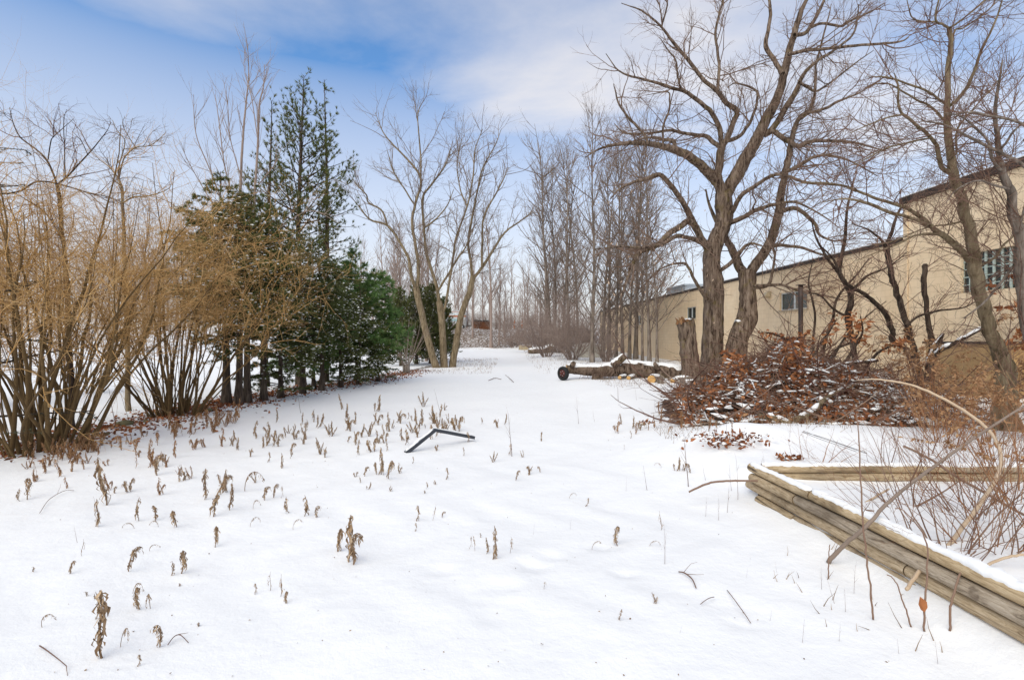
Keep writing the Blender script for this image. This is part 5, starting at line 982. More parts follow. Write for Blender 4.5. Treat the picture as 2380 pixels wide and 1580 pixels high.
# ------------------------------------------------------------------ felled trunk, sawn logs, wheel
def build_logs():
    rng = np.random.default_rng(9)
    rows = [(1316, 857, 10), (1345, 859, 11), (1398, 861, 13), (1440, 858, 17), (1470, 857, 18.5), (1520, 862, 17), (1560, 865, 16), (1590, 868, 12)]; w = limb(rows, 19.7, 19.9, 4)
    t = log_thing('felled_log', 'long felled trunk under a thick layer of snow between wheel and broken stump', w, 81, None, 'log', BARK_MAPLE, .06, (True, False), 0, .62, 14, .06); o = np.array(t.location)
    for px in ([(1425, 850, 9), (1440, 838, 8.5), (1452, 828, 7)], [(1330, 850, 6), (1333, 845, 6)], [(1530, 858, 6), (1522, 845, 4.5)], [(1400, 866, 9), (1385, 876, 8), (1380, 884, 6)]):
        tb = TB(o); ww = limb(px, 19.6, 19.3, 4); tb.tubes(ww[:, :3], ww[:, 3], 9, cap=True, rough=.06, rng=rng); b = tb.build('branch_stub', BARK_MAPLE, t)
        if px[0][0] == 1400: continue
        s = TB(o); snow_cap(s, ww, rng, thick=.05, width=.7); s.build('snow', SNOW, b)
    tb = TB(o); n = 130; p = P(1400, 862, 19.35) + rng.normal(0, 1, (n, 3)) * [.35, .06, .10]; d = np.stack((rng.normal(-.2, .5, n), rng.normal(-.35, .2, n), -np.ones(n)), 1); tb.tubes(*grow(p, d, rng.uniform(.2, .6, n), np.full(n, .008), 4, .12, 0, rng)[:2], 3, tone=rng.uniform(.1, .8, n)); tag(tb.build('hanging_twigs', TWIG_MAPLE, t), kind='stuff')
    sm_ = [('big round log with a yellow sawn face, nearest of the sawn logs', [(1514, 888, 9.5), (1521, 887, 9.5), (1532, 885, 9)], 17.6, 18.3),
           ('forked log propped upright with a yellow sawn top', [(1540, 876, 7.2), (1534, 884, 7), (1538, 892, 6.5), (1546, 899, 6)], 17.3, 17.2), ('small log end behind the forked log', [(1563, 892, 5.5), (1566, 891, 5.5), (1574, 889, 5)], 17.4, 17.9),
           ('slanting grey log with a pale sawn top next to the brush pile', [(1584, 883, 5.2), (1597, 893, 5.4), (1611, 904, 5.2)], 16.2, 15.4), ('short pale log tipped up at the edge of the brush pile', [(1610, 922, 5.5), (1618, 914, 5.6), (1630, 906, 5.4)], 13.6, 13.9),
           ('little sawn log end lying under the felled trunk', [(1440, 877, 4.2), (1444, 876, 4.2), (1455, 874, 4)], 18.9, 19.4), ('second little sawn log end under the felled trunk, beside the dark root', [(1461, 878, 4.6), (1465, 877, 4.6), (1476, 874, 4.4)], 18.8, 19.4),
           ('thin snowy log lying behind the forked log', [(1552, 882, 4), (1590, 878, 4), (1640, 880, 3.6)], 18.3, 18.0), ('thin snowy pole running into the brush pile', [(1575, 888, 3.4), (1610, 886, 3.4), (1660, 880, 3)], 17.2, 16.6), ('pale log poking out at the foot of the pile', [(1621, 913, 3.6), (1645, 919, 3.6), (1662, 925, 3.2)], 13.7, 13.2)]
    for k, (lb, px, y0, y1) in enumerate(sm_): log_thing('sawn_log', lb, limb(px, y0, y1, 3), 90 + k, 'sawn logs by the felled trunk', 'log', BARK_GREY, .03 if k != 1 else 0, (True, True), .2, .8, 12)
    # old trailer wheel, seen half from the side
    c = P(1309, 866, 19.5); c[2] = float(gz(c[0], c[1])) + .27; t = thing('old_wheel', (c[0], c[1], c[2] - .27), 'old wheel with black tyre and red rusty rim at the end of the felled trunk', 'wheel', rz=R(-52))
    rub = MATS['tyre_black']; red = plain('red_rim', (.13, .035, .028), .7, .35, 8)
    def torus(R0, r, sx, n=28, m=10):
        u = np.arange(n) / n * 6.2832; v = np.arange(m) / m * 6.2832; U, Vv = np.meshgrid(u, v, indexing='ij')
        ex = np.sign(np.sin(Vv)) * np.abs(np.sin(Vv)) ** .6
        V = np.stack(((R0 + r * np.cos(Vv)) * np.cos(U), sx * ex, (R0 + r * np.cos(Vv)) * np.sin(U) + .27), -1).reshape(-1, 3); i = np.arange(n)[:, None]; j = np.arange(m)[None]
        return V, np.stack((i * m + j, ((i + 1) % n) * m + j, ((i + 1) % n) * m + (j + 1) % m, i * m + (j + 1) % m), -1).reshape(-1, 4)
    tb = TB(); tb.add(*torus(.205, .065, .085)); tb.build('tyre', rub, t)
    tb = TB(); yy = np.array([-.05, .05]); tb.tubes(np.stack((0 * yy, yy, 0 * yy + .27), 1), np.array([.15, .15]), 24, cap=True); rim = tb.build('rim', red, t)
    tb = TB(); yy = np.array([-.11, -.053]); tb.tubes(np.stack((0 * yy, yy, 0 * yy + .27), 1), np.array([.04, .06]), 12, cap=True); tb.build('hub', red, rim)
    for k in range(5):
        a = k / 5 * 6.28; tb = TB(); tb.tubes(np.array([[.09 * math.cos(a), -.065, .27 + .09 * math.sin(a)], [.09 * math.cos(a), -.052, .27 + .09 * math.sin(a)]]), np.array([.012, .012]), 6, cap=True); tb.build('bolt', M_FRAME, rim)
build_logs()

# ------------------------------------------------------------------ round timbers of the raised bed
def timber_mat():
    m, nt, N, Lk, b = nodes('weathered_timber')
    g = noise(N, Lk, 40, 8, .75, (1, .11, 1), dist=2.0); st = noise(N, Lk, 2.6, 5, .65, (1, .5, 1)); kn = noise(N, Lk, 5, 3, .5, (1, .35, 1), dist=2)
    at = N.new('ShaderNodeAttribute'); at.attribute_name = 'tone'
    warm = ramp(N, Lk, g, ((.34, (.20, .13, .06)), (.48, (.46, .33, .18)), (.66, (.64, .50, .31)))); grey = ramp(N, Lk, g, ((.34, (.12, .095, .07)), (.48, (.35, .285, .215)), (.66, (.52, .45, .36))))
    ck = noise(N, Lk, 16, 4, .6, (1, .03, 1), dist=1.0); c = mixc(N, Lk, at.outputs['Fac'], warm, grey); c = mixc(N, Lk, ramp(N, Lk, ck, ((.34, (.9, .9, .9)), (.40, (0, 0, 0)))), c, (.035, .024, .016)); c = mixc(N, Lk, ramp(N, Lk, st, ((.52, (0, 0, 0)), (.72, (.75, .75, .75)))), c, (.075, .05, .03)); c = mixc(N, Lk, ramp(N, Lk, kn, ((.66, (0, 0, 0)), (.75, (.6, .6, .6)))), c, (.06, .035, .02))
    Lk.new(c, b.inputs['Base Color']); b.inputs['Roughness'].default_value = .85; b.inputs['Specular IOR Level'].default_value = .15; bump(N, Lk, b, g, .6, .01); return m
M_TIMBER = timber_mat()
def build_bed():
    rng = np.random.default_rng(17); ends = plain('timber_end', (.26, .18, .10), .9, .3, 25, .4)
    def wall(name, label, A, B, rows, snow_rows, gr, soil=(-.046, -.014)):
        """rows: list of (z, [(t0, t1), ...], tone); along A -> B in plan"""
        A = np.array(A); B = np.array(B); L = np.linalg.norm(B - A); dv = (B - A) / L; root = thing(name, (A[0], A[1], 0), label, 'timber wall', gr, rz=math.atan2(dv[1], dv[0]) - math.pi / 2)
        for z, segs, off in rows:
            for (s0, s1, tn) in segs:
                n = max(10, int((s1 - s0) / .09)); s = np.linspace(s0, s1, n); rr = .0445 * (1 + .018 * np.sin(s * 7 + rng.uniform(0, 6)) + rng.normal(0, .008, n)); rr[[0, -1]] *= .93; wob = .006 * np.sin(s * 1.7 + rng.uniform(0, 6))
                pts = np.stack((off + wob, s, z + .003 * np.sin(s * 2.3 + rng.uniform(0, 6))), 1); tb = TB(); tb.tubes(pts, rr, 16, tone=np.array([min(1, tn + .05)]), rough=.012, rng=rng)
                lg = tb.build('log', M_TIMBER, root)
                for e, sg in ((0, -1), (-1, 1)):
                    th = np.arange(16) / 16 * 6.2832; c = pts[e] + [0, .004 * sg, 0]; V = np.vstack((c, c + rr[e] * .985 * np.stack((np.cos(th), 0 * th, np.sin(th)), 1))); t2 = TB(); t2.add(V, None, [[0, i + 1, (i + 1) % 16 + 1] for i in range(16)], .5); t2.build('end_grain', ends, lg, False)
                if (z, s0) in snow_rows:
                    t2 = TB(); w = np.concatenate((pts, rr[:, None]), 1); m = smooth_path(w, 3); m[:, :3] += rng.normal(0, .002, (len(m), 3)); snow_cap(t2, m, rng, thick=snow_rows[(z, s0)], width=.66, sides=11, calm=.45); t2.build('snow', SNOW, lg)
        sb = TB(); zt = max(r[0] for r in rows); sb.box((soil[0], .1, -.2), (soil[1], L - .05, zt - .012)); sb.build('soil_backing', MATS['pile_litter'], root, False)
        return root
    L = 4.4
    wall('timber_wall', 'low wall of stacked round timbers with snow on top running towards the camera', (2.40, 5.14), (2.66, .75),
         [(.325, [(.0, .95, .25), (.955, 3.3, .15), (3.305, L, .3)], -.004), (.232, [(.05, .76, .35), (.765, 2.9, .85), (2.905, L, .5)], .008), (.140, [(-.06, 1.9, .4), (1.905, L, .35)], -.008), (.047, [(.16, .74, .3), (.745, 2.6, .5), (2.605, L, .3)], .006), (-.046, [(.3, 2.2, .3), (2.205, L, .4)], .010)],
         {(.325, .0): .018, (.325, .955): .024, (.325, 3.305): .026}, 'timber walls of the raised bed')
    wall('timber_wall', 'low back wall of two stacked round timbers behind the brambles', (2.68, 5.50), (8.2, 5.42),
         [(.225, [(0, 2.0, .2), (2.005, 3.6, .6), (3.605, 5.5, .4)], .0), (.132, [(.06, 1.75, .3), (1.755, 3.9, .4), (3.905, 5.5, .3)], -.006), (.04, [(0, 2.8, .3), (2.805, 5.5, .3)], .004)], {(.225, 0): .018, (.225, 2.005): .02, (.225, 3.605): .02}, 'timber walls of the raised bed')
    # loose timber lying in the bed behind the front wall
    w = smooth_path([[2.72, 4.62, .14, .035], [2.80, 4.2, .15, .04], [2.92, 3.7, .13, .035], [3.02, 3.35, .11, .03]], 6); log_thing('loose_timber', 'dark rotten timber half buried in snow behind the front wall', w, 5, None, 'log', BARK_DARK, .03, (True, True), .3)
build_bed()

# ------------------------------------------------------------------ canes, brambles and dead branches over the bed
def stick(name, label, px, y0, y1, mat_, sub=0, seed=0, group=None, specs=None, m=6, cat='branch'):
    rng = np.random.default_rng(seed); w = limb([(q[0], q[1], q[2] * .74, *q[3:]) for q in px], y0, y1, m); o = w[0, :3].copy(); t = thing(name, o, label, cat, group); tb = TB(o); w[:, :3] += rng.normal(0, .0015, (len(w), 3)); tb.tubes(w[:, :3], w[:, 3], 7, cap=True, tone=np.array([.6]), rough=.03, rng=rng); tb.build('stem', mat_, t)
    if specs: s = TB(o); ramify(s, as_par(w), specs, rng); tag(s.build('twigs', mat_, t), kind='stuff')
    return w
PALE = tone_mat('pale_branch', ((0, (.30, .20, .12)), (.5, (.50, .37, .25)), (1, (.62, .50, .37))), nscale=14)
def build_canes():
    tw = [dict(dens=3, t0=.35, len=(.1, .35), rad=(.002, .003), nseg=3, wig=.15, ang=.6, tone=.6)]
    stick('arching_branch', 'long pale arching branch curving over the bed from the timber wall', [(2188, 1288, 7), (2230, 1235, 6.5), (2270, 1180, 6.2), (2305, 1130, 6), (2325, 1085, 5.6), (2322, 1040, 5.2), (2298, 1000, 4.8), (2250, 960, 4.4), (2190, 925, 4), (2120, 895, 3.4), (2035, 881, 2.4), (1990, 884, 1.2)], 3.65, 5.6, PALE, seed=1)
    stick('dead_branch', 'long grey dead branch leaning across the timber wall', [(1925, 1306, 6.8, 3.66), (1960, 1268, 6.4, 3.58), (2014, 1222, 6, 3.44), (2060, 1172, 5.4, 3.5), (2109, 1130, 5, 3.6), (2200, 1062, 4.6, 3.85), (2290, 1000, 4, 4.1), (2385, 940, 3, 4.4)], 3.75, 4.5, TWIG_GREY, seed=2, specs=tw)
    stick('fallen_stick', 'reddish arching stick lying from the snow onto the corner of the timbers', [(1600, 1143, 2.8), (1640, 1125, 3.2), (1680, 1118, 3.2), (1740, 1117, 3.2), (1815, 1118, 3)], 5.0, 4.9, TWIG_RED, seed=3)
    stick('broken_stick', 'short pale broken stick propped against the front timbers', [(2107, 1370, 5.5), (2130, 1335, 6), (2168, 1295, 6.5)], 3.0, 3.18, PALE, seed=4)
    stick('red_cane', 'thick reddish cane crossing diagonally over the bed', [(2100, 1036, 3.4), (2160, 1065, 3.8), (2220, 1105, 4), (2290, 1145, 4.2), (2350, 1180, 4), (2420, 1215, 4)], 4.6, 4.2, TWIG_RED, seed=5, specs=tw)
    stick('pale_stick', 'short peeled orange stick lying in the bed by the front timbers', [(1985, 1183, 3), (2020, 1163, 3.2), (2066, 1136, 3)], 4.6, 4.9, PALE, seed=6)
    stick('grey_branch', 'grey branch lying low across the bed behind the front timbers', [(1990, 1182, 3), (2060, 1190, 3.2), (2120, 1180, 3), (2180, 1150, 2.4), (2240, 1110, 1.6)], 4.4, 4.7, TWIG_RED, seed=7, specs=tw)
    stick('pale_stick', 'pale curved stick on the snow at the edge of the bed', [(2270, 1330, 4), (2310, 1305, 4), (2360, 1290, 4), (2420, 1286, 3)], 3.4, 3.3, PALE, seed=8)
    ups = [((2030, 1437), [(2030, 1440, 3), (2024, 1380, 3), (2015, 1300, 2.8), (2004, 1200, 2.6), (2000, 1100, 2.2), (1996, 1010, 1.8), (1990, 960, 1)], 2.98, 'single tall cane standing before the front timbers'),
           ((2208, 1462), [(2208, 1465, 3.6), (2210, 1410, 3.4), (2225, 1350, 3), (2250, 1300, 2.6), (2268, 1280, 1.4)], 2.83, 'forked cane in the snow in front of the lowest timbers'),
           ((2120, 1450), [(2118, 1455, 2.6), (2100, 1400, 2.2), (2080, 1350, 1.8), (2062, 1335, 1)], 2.86, 'thin leaning cane left of the torn brown leaf'),
           ((2148, 1462), [(2148, 1466, 3.2), (2150, 1400, 3), (2155, 1330, 2.6), (2150, 1250, 2.2), (2105, 1190, 1.6), (2080, 1180, .8)], 2.84, 'cane behind the torn brown leaf rising past the timbers'),
           ((1955, 1300), [(1925, 1345, 2), (1926, 1300, 1.8), (1928, 1265, 1)], 3.4, 'short thin twig beside the leaning grey branch')]
    for k, (_, px, Y, lb) in enumerate(ups):
        b = G(px[0][0], px[0][1]); stick('cane', lb, px, b[1], b[1] + .1, TWIG_RED, seed=20 + k, group='canes before the timbers', specs=tw)
    # rusty torn leaf hanging on them
    b = G(2140, 1425); tb = TB(b); leaves(tb, P(2138, 1385, 2.85)[None], np.array([[.05, 0, -1.0]]), .12, .035, np.random.default_rng(2), .3, .35); o = tb.build('torn_leaf', DRY_LEAF, None, False, tuple(b)); tag(o, 'torn rusty leaf caught in the canes before the timbers', 'leaf')
    SB = [dict(dens=4.6, t0=.2, len=(.2, .65), rad=(.0022, .0036), nseg=4, wig=.12, up=.0, ang=.6, tone=.4), dict(dens=4.0, t0=.15, len=(.06, .24), rad=(.0016, .0022), nseg=2, wig=.2, ang=.7, tone=.55)]
    spots = [(2195, 1285, 13, 1.25, 'bramble clump at the root of the pale arching branch'), (2290, 1262, 12, 1.3, 'bramble clump right of the arching branch root'), (2362, 1275, 12, 1.4, 'bramble clump nearest the camera at the edge'), (2345, 1215, 10, 1.3, 'bramble clump in the middle of the bed'), (2110, 1180, 7, 1.0, 'sparse bramble inside the corner of the bed'),
             (2240, 1120, 10, 1.25, 'bramble growing through the back timbers'), (2150, 1060, 7, 1.3, 'bramble behind the back timbers near the drift'), (2330, 1095, 11, 1.4, 'bramble behind the back timbers at the edge'), (2060, 1085, 5, .9, 'thin bramble behind the back timber corner'), (1890, 1075, 4, .6, 'small bramble on the drift behind the timber corner'), (2290, 1030, 12, 1.3, 'bramble tangle between back timbers and leaning tree'), (2180, 1000, 10, 1.2, 'bramble tangle between the drift and the orange stems'), (2250, 1200, 9, 1.1, 'bramble in the middle of the bed left of the others'), (2375, 1150, 11, 1.4, 'bramble just before the back timbers at the edge')]
    for k, (u, v, n, h, lb) in enumerate(spots):
        vase_shrub(400 + k, G(u, v), int(n * 1.7), h, .85, (.0025, .0065), SB, lb, 'bramble', 'brambles over the bed', name='bramble', rb=.16, stem_mat=(TWIG_RED, TWIG_RUST)[k % 2], twig=TWIG_RUST, lean=(-.1, 0))
    # wire loop
    c = P(1937, 1020, 6.0); a = np.linspace(0, 6.2832 * 1.35, 60); pts = np.stack((c[0] + .27 * np.cos(a) * (1 + .05 * np.sin(3 * a)), c[1] + .42 * np.sin(a), c[2] - .05 - .10 * np.cos(a) + .02 * a / 6), 1); tb = TB(c); tb.tubes(pts, np.full(60, .0026), 5); o = tb.build('wire_loop', MATS['rusty_black'], None, True, tuple(c)); tag(o, 'loop of thin dark wire standing over the drift', 'wire')
build_canes()
def leafy_bush(seed, base, n, h, spread, label, leafL, leafW, count, lmat, tone, heads=False, name='leafy_bush', grp=None, lean=(0, 0)):
    rng = np.random.default_rng(seed); t = thing(name, base, label, 'bush', grp); a = rng.uniform(0, 6.28, n); d = np.stack((spread * np.cos(a) * rng.uniform(.2, 1, n) + lean[0], spread * np.sin(a) * rng.uniform(.2, 1, n) + lean[1], np.ones(n)), 1)
    par = grow(np.stack((.15 * np.cos(a), .15 * np.sin(a), 0 * a - .05), 1), d, h * rng.uniform(.7, 1.1, n), rng.uniform(.003, .007, n), 7, .09, -.01, rng); tb = TB(); tb.tubes(par[0], par[1], 5, tone=rng.uniform(.2, .9, n)); last = ramify(tb, par, [dict(dens=2.6, t0=.35, len=(.2, .55), rad=(.003, .005), nseg=3, wig=.15, ang=.7, tone=.5)], rng); tag(tb.build('canes', TWIG_RUST, t), kind='stuff')
    lf = TB(); k = np.full(len(last[0]), max(1, count // len(last[0]))); p, dd, _, _, _ = spawn(*last, k, .2, 1, .9, .4, rng); leaves(lf, p, dd - [0, 0, .8], leafL, leafW, rng, .6, tone=tone, tsd=.2); tag(lf.build('dead_leaves', lmat, t, False), kind='stuff')
    if heads:
        for i in range(0, n, 2):
            hd = TB(); c = par[0][i, -1]; m = 70; q = rng.normal(0, 1, (m, 3)); q = norm(q) * rng.uniform(.3, 1, (m, 1)) * [.085, .085, .05]; leaves(hd, c + q, q + rng.normal(0, .03, q.shape), .028, .012, rng, .4, tone=.8); tag(hd.build('flower_head', WEED_RUST, t, False), kind='stuff')
    return t
leafy_bush(501, GX(9.9, 9.3), 10, 3.5, .32, 'bush hung with dark brown leaves below the glass block window', .15, .04, 620, DRY_LEAF, .28, grp=None)
leafy_bush(502, GX(8.9, 8.3), 16, 1.9, .5, 'dead flower bush with tan heads around the foot of the leaning slender tree', .06, .016, 500, WEED_RUST, .6, True)
leafy_bush(503, GX(7.2, 8.9), 16, 1.5, .55, 'dead flower bush with tan heads between pile and leaning tree', .06, .016, 420, WEED_RUST, .55, True)
leafy_bush(507, GX(5.6, 6.6), 22, 1.0, .8, 'rusty tangle of dead stems just behind the back timbers', .05, .012, 500, WEED_RUST, .55)
leafy_bush(508, GX(4.6, 4.6), 20, 1.0, .8, 'rusty dead stems inside the bed below the red cane', .045, .011, 260, WEED_RUST, .55)
leafy_bush(509, GX(4.1, 3.75), 18, 1.0, .8, 'rusty dead stems inside the bed near the camera edge', .045, .011, 160, WEED_RUST, .55)
leafy_bush(504, GX(6.3, 7.6), 30, 1.2, .75, 'orange tangle of dead stems behind the back timbers', .05, .012, 800, WEED_RUST, .6)
leafy_bush(505, GX(7.3, 7.0), 26, 1.3, .75, 'orange tangle of dead stems at the edge before the slender trees', .05, .012, 800, WEED_RUST, .6)
leafy_bush(506, GX(8.6, 10.8), 20, 1.6, .6, 'tan tangle of dead stems against the bulkhead', .06, .014, 500, WEED_RUST, .6)
# ------------------------------------------------------------------ dead weeds poking through the snow
def weed_mesh(seed, kind):
    """wilted weed about 1 unit tall: bent stem with shrivelled hanging leaves"""
    rng = np.random.default_rng(seed); tb = TB(); n = 12; t = np.linspace(0, 1, n)
    if kind == 'droop':
        b = rng.uniform(.05, .28); x = b * t ** 2; z = t * .95; cut = t > .7; x = x + np.where(cut, (t - .7) * .6, 0); z = z - np.where(cut, (t - .7) ** 2 * 3.2, 0)
    elif kind == 'arch': a = t * 2.5; x = .45 * (1 - np.cos(a)); z = .85 * np.sin(a) * 1.1
    elif kind == 'stub': x = .1 * np.sin(t * 3); z = t * .9
    else: x = .06 * np.sin(t * 4 + seed) + .12 * t; z = t
    pts = np.stack((x, .04 * np.sin(t * 5 + seed), z - .06), 1); tb.tubes(pts, np.linspace(.016, .007, n) * (.7 if kind == 'thin' else 1), 5, tone=np.array([.25]))
    m = {'droop': 52, 'arch': 24, 'stub': 28, 'straight': 46, 'thin': 7}[kind]; tt = rng.uniform(.28 if kind != 'arch' else .3, 1.0, m); i = tt * (n - 1); p = np.stack([np.interp(i, np.arange(n), pts[:, k]) for k in range(3)], 1)
    # each leaf: a crumpled strip hanging down
    for q in range(m):
        a = rng.uniform(0, 6.28); out = np.array([math.cos(a), math.sin(a), 0]) * rng.uniform(.02, .09); L = rng.uniform(.10, .30) * (1.1 if kind != 'arch' else .9); w = rng.uniform(.010, .023); K = 5; s = np.linspace(0, 1, K)
        c = p[q] + out[None] * (np.sin(s * 1.9)[:, None]) + np.stack((.02 * np.sin(s * 7 + q), .02 * np.cos(s * 6 + q), -s * L + .03 * np.sin(s * 2)), 1); c[:, 2] = np.maximum(c[:, 2], -.03)
        side = np.stack((np.cos(a + 1.57 + s * rng.uniform(-3, 3)), np.sin(a + 1.57 + s * rng.uniform(-3, 3)), .3 * np.sin(s * 9)), 1) * (w * np.array([.35, 1, .75, .9, .15]))[:, None]
        V = np.concatenate((c - side, c + side)); tb.add(V, [[k, k + 1, K + k + 1, K + k] for k in range(K - 1)], None, np.clip(rng.uniform(.15, 1) + np.zeros(2 * K), 0, 1))
    return tb
def clump_mesh(seed, mt):
    rng = np.random.default_rng(seed); tb = TB()
    for k in range(rng.integers(3, 6)):
        w = weed_mesh(seed * 7 + k, rng.choice(['stub', 'droop', 'straight'])); sc = rng.uniform(.5, 1.0) if k else 1.0; a = rng.uniform(0, 6.28); off = np.array([rng.normal(0, .10), rng.normal(0, .10), 0]) * (k > 0)
        for V, t in zip(w.V, w.tn):
            q = V * sc * [.9, .9, 1]; q = q + np.array([math.cos(a * 3), math.sin(a * 3), 0]) * (np.maximum(q[:, 2:3], 0) * (.45 if k else 0)); q = np.stack((q[:, 0] * math.cos(a) - q[:, 1] * math.sin(a), q[:, 0] * math.sin(a) + q[:, 1] * math.cos(a), q[:, 2]), 1) + off; tb.V.append(q); tb.tn.append(t)
        for Q in w.Q: tb.Q.append(Q + tb.n)
        tb.n += w.n
    return tb.build_mesh('dead_weed', mt, False)
def build_weeds():
    rng = np.random.default_rng(600); kinds = ['droop'] * 6 + ['arch'] * 3 + ['straight'] * 4 + ['stub'] * 3 + ['thin'] * 3
    ms = {}; 
    for i, k in enumerate(kinds): ms.setdefault(k, []).append((weed_mesh(700 + i, k).build_mesh('dead_weed', WEED, False), weed_mesh(700 + i, k).build_mesh('dead_weed', WEED_RUST, False)))
    ms['clump'] = [(clump_mesh(800 + i, WEED), clump_mesh(800 + i, WEED_RUST)) for i in range(7)]
    A = lambda x, y: (x / 2.3056, 900 + y / 2.3056); B = lambda x, y: (800 + x / 2.24, 880 + y / 2.24)
    L = []
    za = [(510, 745, 150, 'straight'), (735, 715, 130, 'straight'), (720, 755, 40, 'arch'), (838, 715, 110, 'droop'), (850, 750, 40, 'arch'), (940, 750, 150, 'droop'), (1130, 695, 190, 'straight'), (1235, 660, 150, 'straight'), (1085, 605, 170, 'straight'), (1180, 575, 150, 'droop'), (1210, 560, 120, 'droop'), (1310, 555, 110, 'arch'), (1365, 510, 70, 'droop'), (1415, 605, 105, 'droop'), (1465, 590, 100, 'droop'), (1505, 595, 70, 'thin'), (1550, 675, 105, 'stub'), (1637, 690, 130, 'stub'), (1695, 700, 90, 'droop'),
          (1570, 760, 50, 'arch'), (1155, 855, 160, 'droop'), (1340, 750, 55, 'arch'), (1355, 650, 55, 'arch'), (375, 1000, 105, 'droop'), (440, 900, 90, 'thin'), (690, 985, 185, 'droop'), (800, 880, 40, 'arch'), (915, 1010, 90, 'stub'), (975, 1000, 205, 'droop'), (745, 1185, 190, 'droop'), (710, 1100, 70, 'arch'), (810, 1180, 110, 'arch'), (525, 1245, 150, 'straight'), (575, 1430, 350, 'straight'), (650, 1385, 110, 'arch'), (225, 1280, 75, 'arch'), (855, 1390, 170, 'droop'), (735, 1495, 70, 'stub'), (1058, 1285, 30, 'stub'), (1368, 1105, 60, 'stub'), (1440, 1090, 110, 'thin'), (1497, 1125, 135, 'thin'), (1535, 1155, 105, 'droop'),
          (1880, 940, 255, 'straight'), (1870, 930, 210, 'droop'), (1815, 880, 180, 'droop'), (150, 600, 150, 'droop'), (105, 610, 80, 'stub'), (700, 560, 100, 'droop'), (615, 570, 60, 'droop'), (550, 630, 260, 'straight'), (960, 505, 100, 'stub'), (990, 500, 65, 'stub'), (840, 470, 150, 'droop'), (175, 985, 30, 'stub'), (460, 1120, 30, 'stub'), (955, 1070, 24, 'stub')]
    zb = [(375, 740, 90, 'stub'), (368, 795, 50, 'stub'), (460, 735, 80, 'thin'), (510, 720, 40, 'droop'), (740, 910, 90, 'stub'), (770, 945, 180, 'straight'), (870, 910, 95, 'thin'), (650, 885, 75, 'thin'), (685, 890, 80, 'thin'), (705, 830, 30, 'stub'), (1420, 870, 130, 'droop'), (1290, 885, 40, 'arch'), (1590, 870, 35, 'arch'), (1645, 790, 100, 'thin'), (1435, 1255, 65, 'stub'), (1610, 1170, 65, 'stub'), (1630, 1172, 45, 'stub'), (1255, 665, 55, 'stub'), (895, 530, 75, 'droop'), (965, 500, 60, 'droop'), (1020, 490, 50, 'droop'), (1170, 625, 35, 'arch'), (530, 525, 70, 'stub'), (240, 585, 35, 'stub'), (430, 570, 40, 'stub'), (475, 550, 25, 'stub'), (415, 600, 25, 'stub'), (130, 575, 45, 'stub'), (80, 545, 40, 'stub'), (65, 510, 35, 'stub'), (105, 510, 80, 'droop'), (195, 500, 145, 'straight'), (235, 520, 150, 'droop'), (285, 490, 60, 'droop'), (355, 440, 40, 'stub'), (485, 375, 45, 'stub'), (620, 400, 50, 'stub'), (775, 435, 60, 'droop'), (860, 395, 65, 'stub'), (930, 410, 45, 'droop'), (1025, 325, 65, 'droop'), (1040, 1095, 40, 'thin'), (645, 330, 60, 'stub'), (600, 275, 110, 'straight'), (520, 255, 50, 'stub'), (470, 235, 100, 'straight'), (400, 245, 90, 'straight'), (370, 220, 70, 'droop'), (330, 210, 40, 'stub'), (175, 240, 75, 'droop'), (235, 240, 40, 'stub'), (295, 320, 80, 'droop'), (165, 320, 65, 'stub'), (220, 335, 75, 'stub'), (60, 345, 100, 'droop'), (25, 260, 60, 'droop'), (715, 235, 40, 'stub'), (800, 255, 60, 'droop'), (835, 240, 60, 'straight'), (540, 230, 60, 'straight'), (420, 260, 30, 'stub'), (1410, 265, 30, 'stub'), (1490, 310, 45, 'stub'), (1455, 375, 35, 'thin'), (1650, 465, 30, 'arch'), (1740, 480, 80, 'straight'), (1800, 490, 70, 'droop'), (1770, 480, 60, 'straight'), (1500, 260, 70, 'straight'), (1540, 270, 60, 'straight'), (1440, 240, 60, 'straight')]
    for (x, y, h, k) in za: L.append((*A(x, y), h / 2.3056, k))
    for (x, y, h, k) in zb: L.append((*B(x, y), h / 2.24, k))
    names = {0: 'tall upright dead weed well left of the paired weeds', 20: 'long drooping dead weed standing alone above the three thin stalks', 25: 'big drooping dead weed with a wide leaf curtain', 28: 'tall narrow drooping weed right of the stubby one', 29: 'drooping pair-stemmed weed in the near left snow', 31: 'arching weed with a fringe of hanging leaves near the drooping pair', 33: 'tallest near weed with a tufted top and long shrivelled leaves', 34: 'low arching weed with a fringe of little leaves beside the tallest near weed', 35: 'small hooked weed at the near left edge', 36: 'drooping weed with a curled brown leaf right of the low arch',
             37: 'stubby curled weed lowest in the near snow', 39: 'leftmost short stub of the thin-stalk trio', 40: 'bare thin stalk among the trio', 41: 'middle thin stalk with a lump at its foot', 42: 'hooked little weed right of the thin stalks', 43: 'tallest of the big weed cluster in mid snow', 44: 'drooping weed in the big cluster in mid snow', 45: 'thinner drooping weed on the left of the big cluster'}
    names.update({57: 'dense upright stub of weed with a second below it, mid snow', 62: 'tall thin weed beside a stub, right of the big cluster', 67: 'drooping weed standing alone on the right of the open snow', 71: 'short conical weed stub low on the right', 72: 'split stubby weed low on the right', 74: 'tiny conical weed alone in the open right snow'})
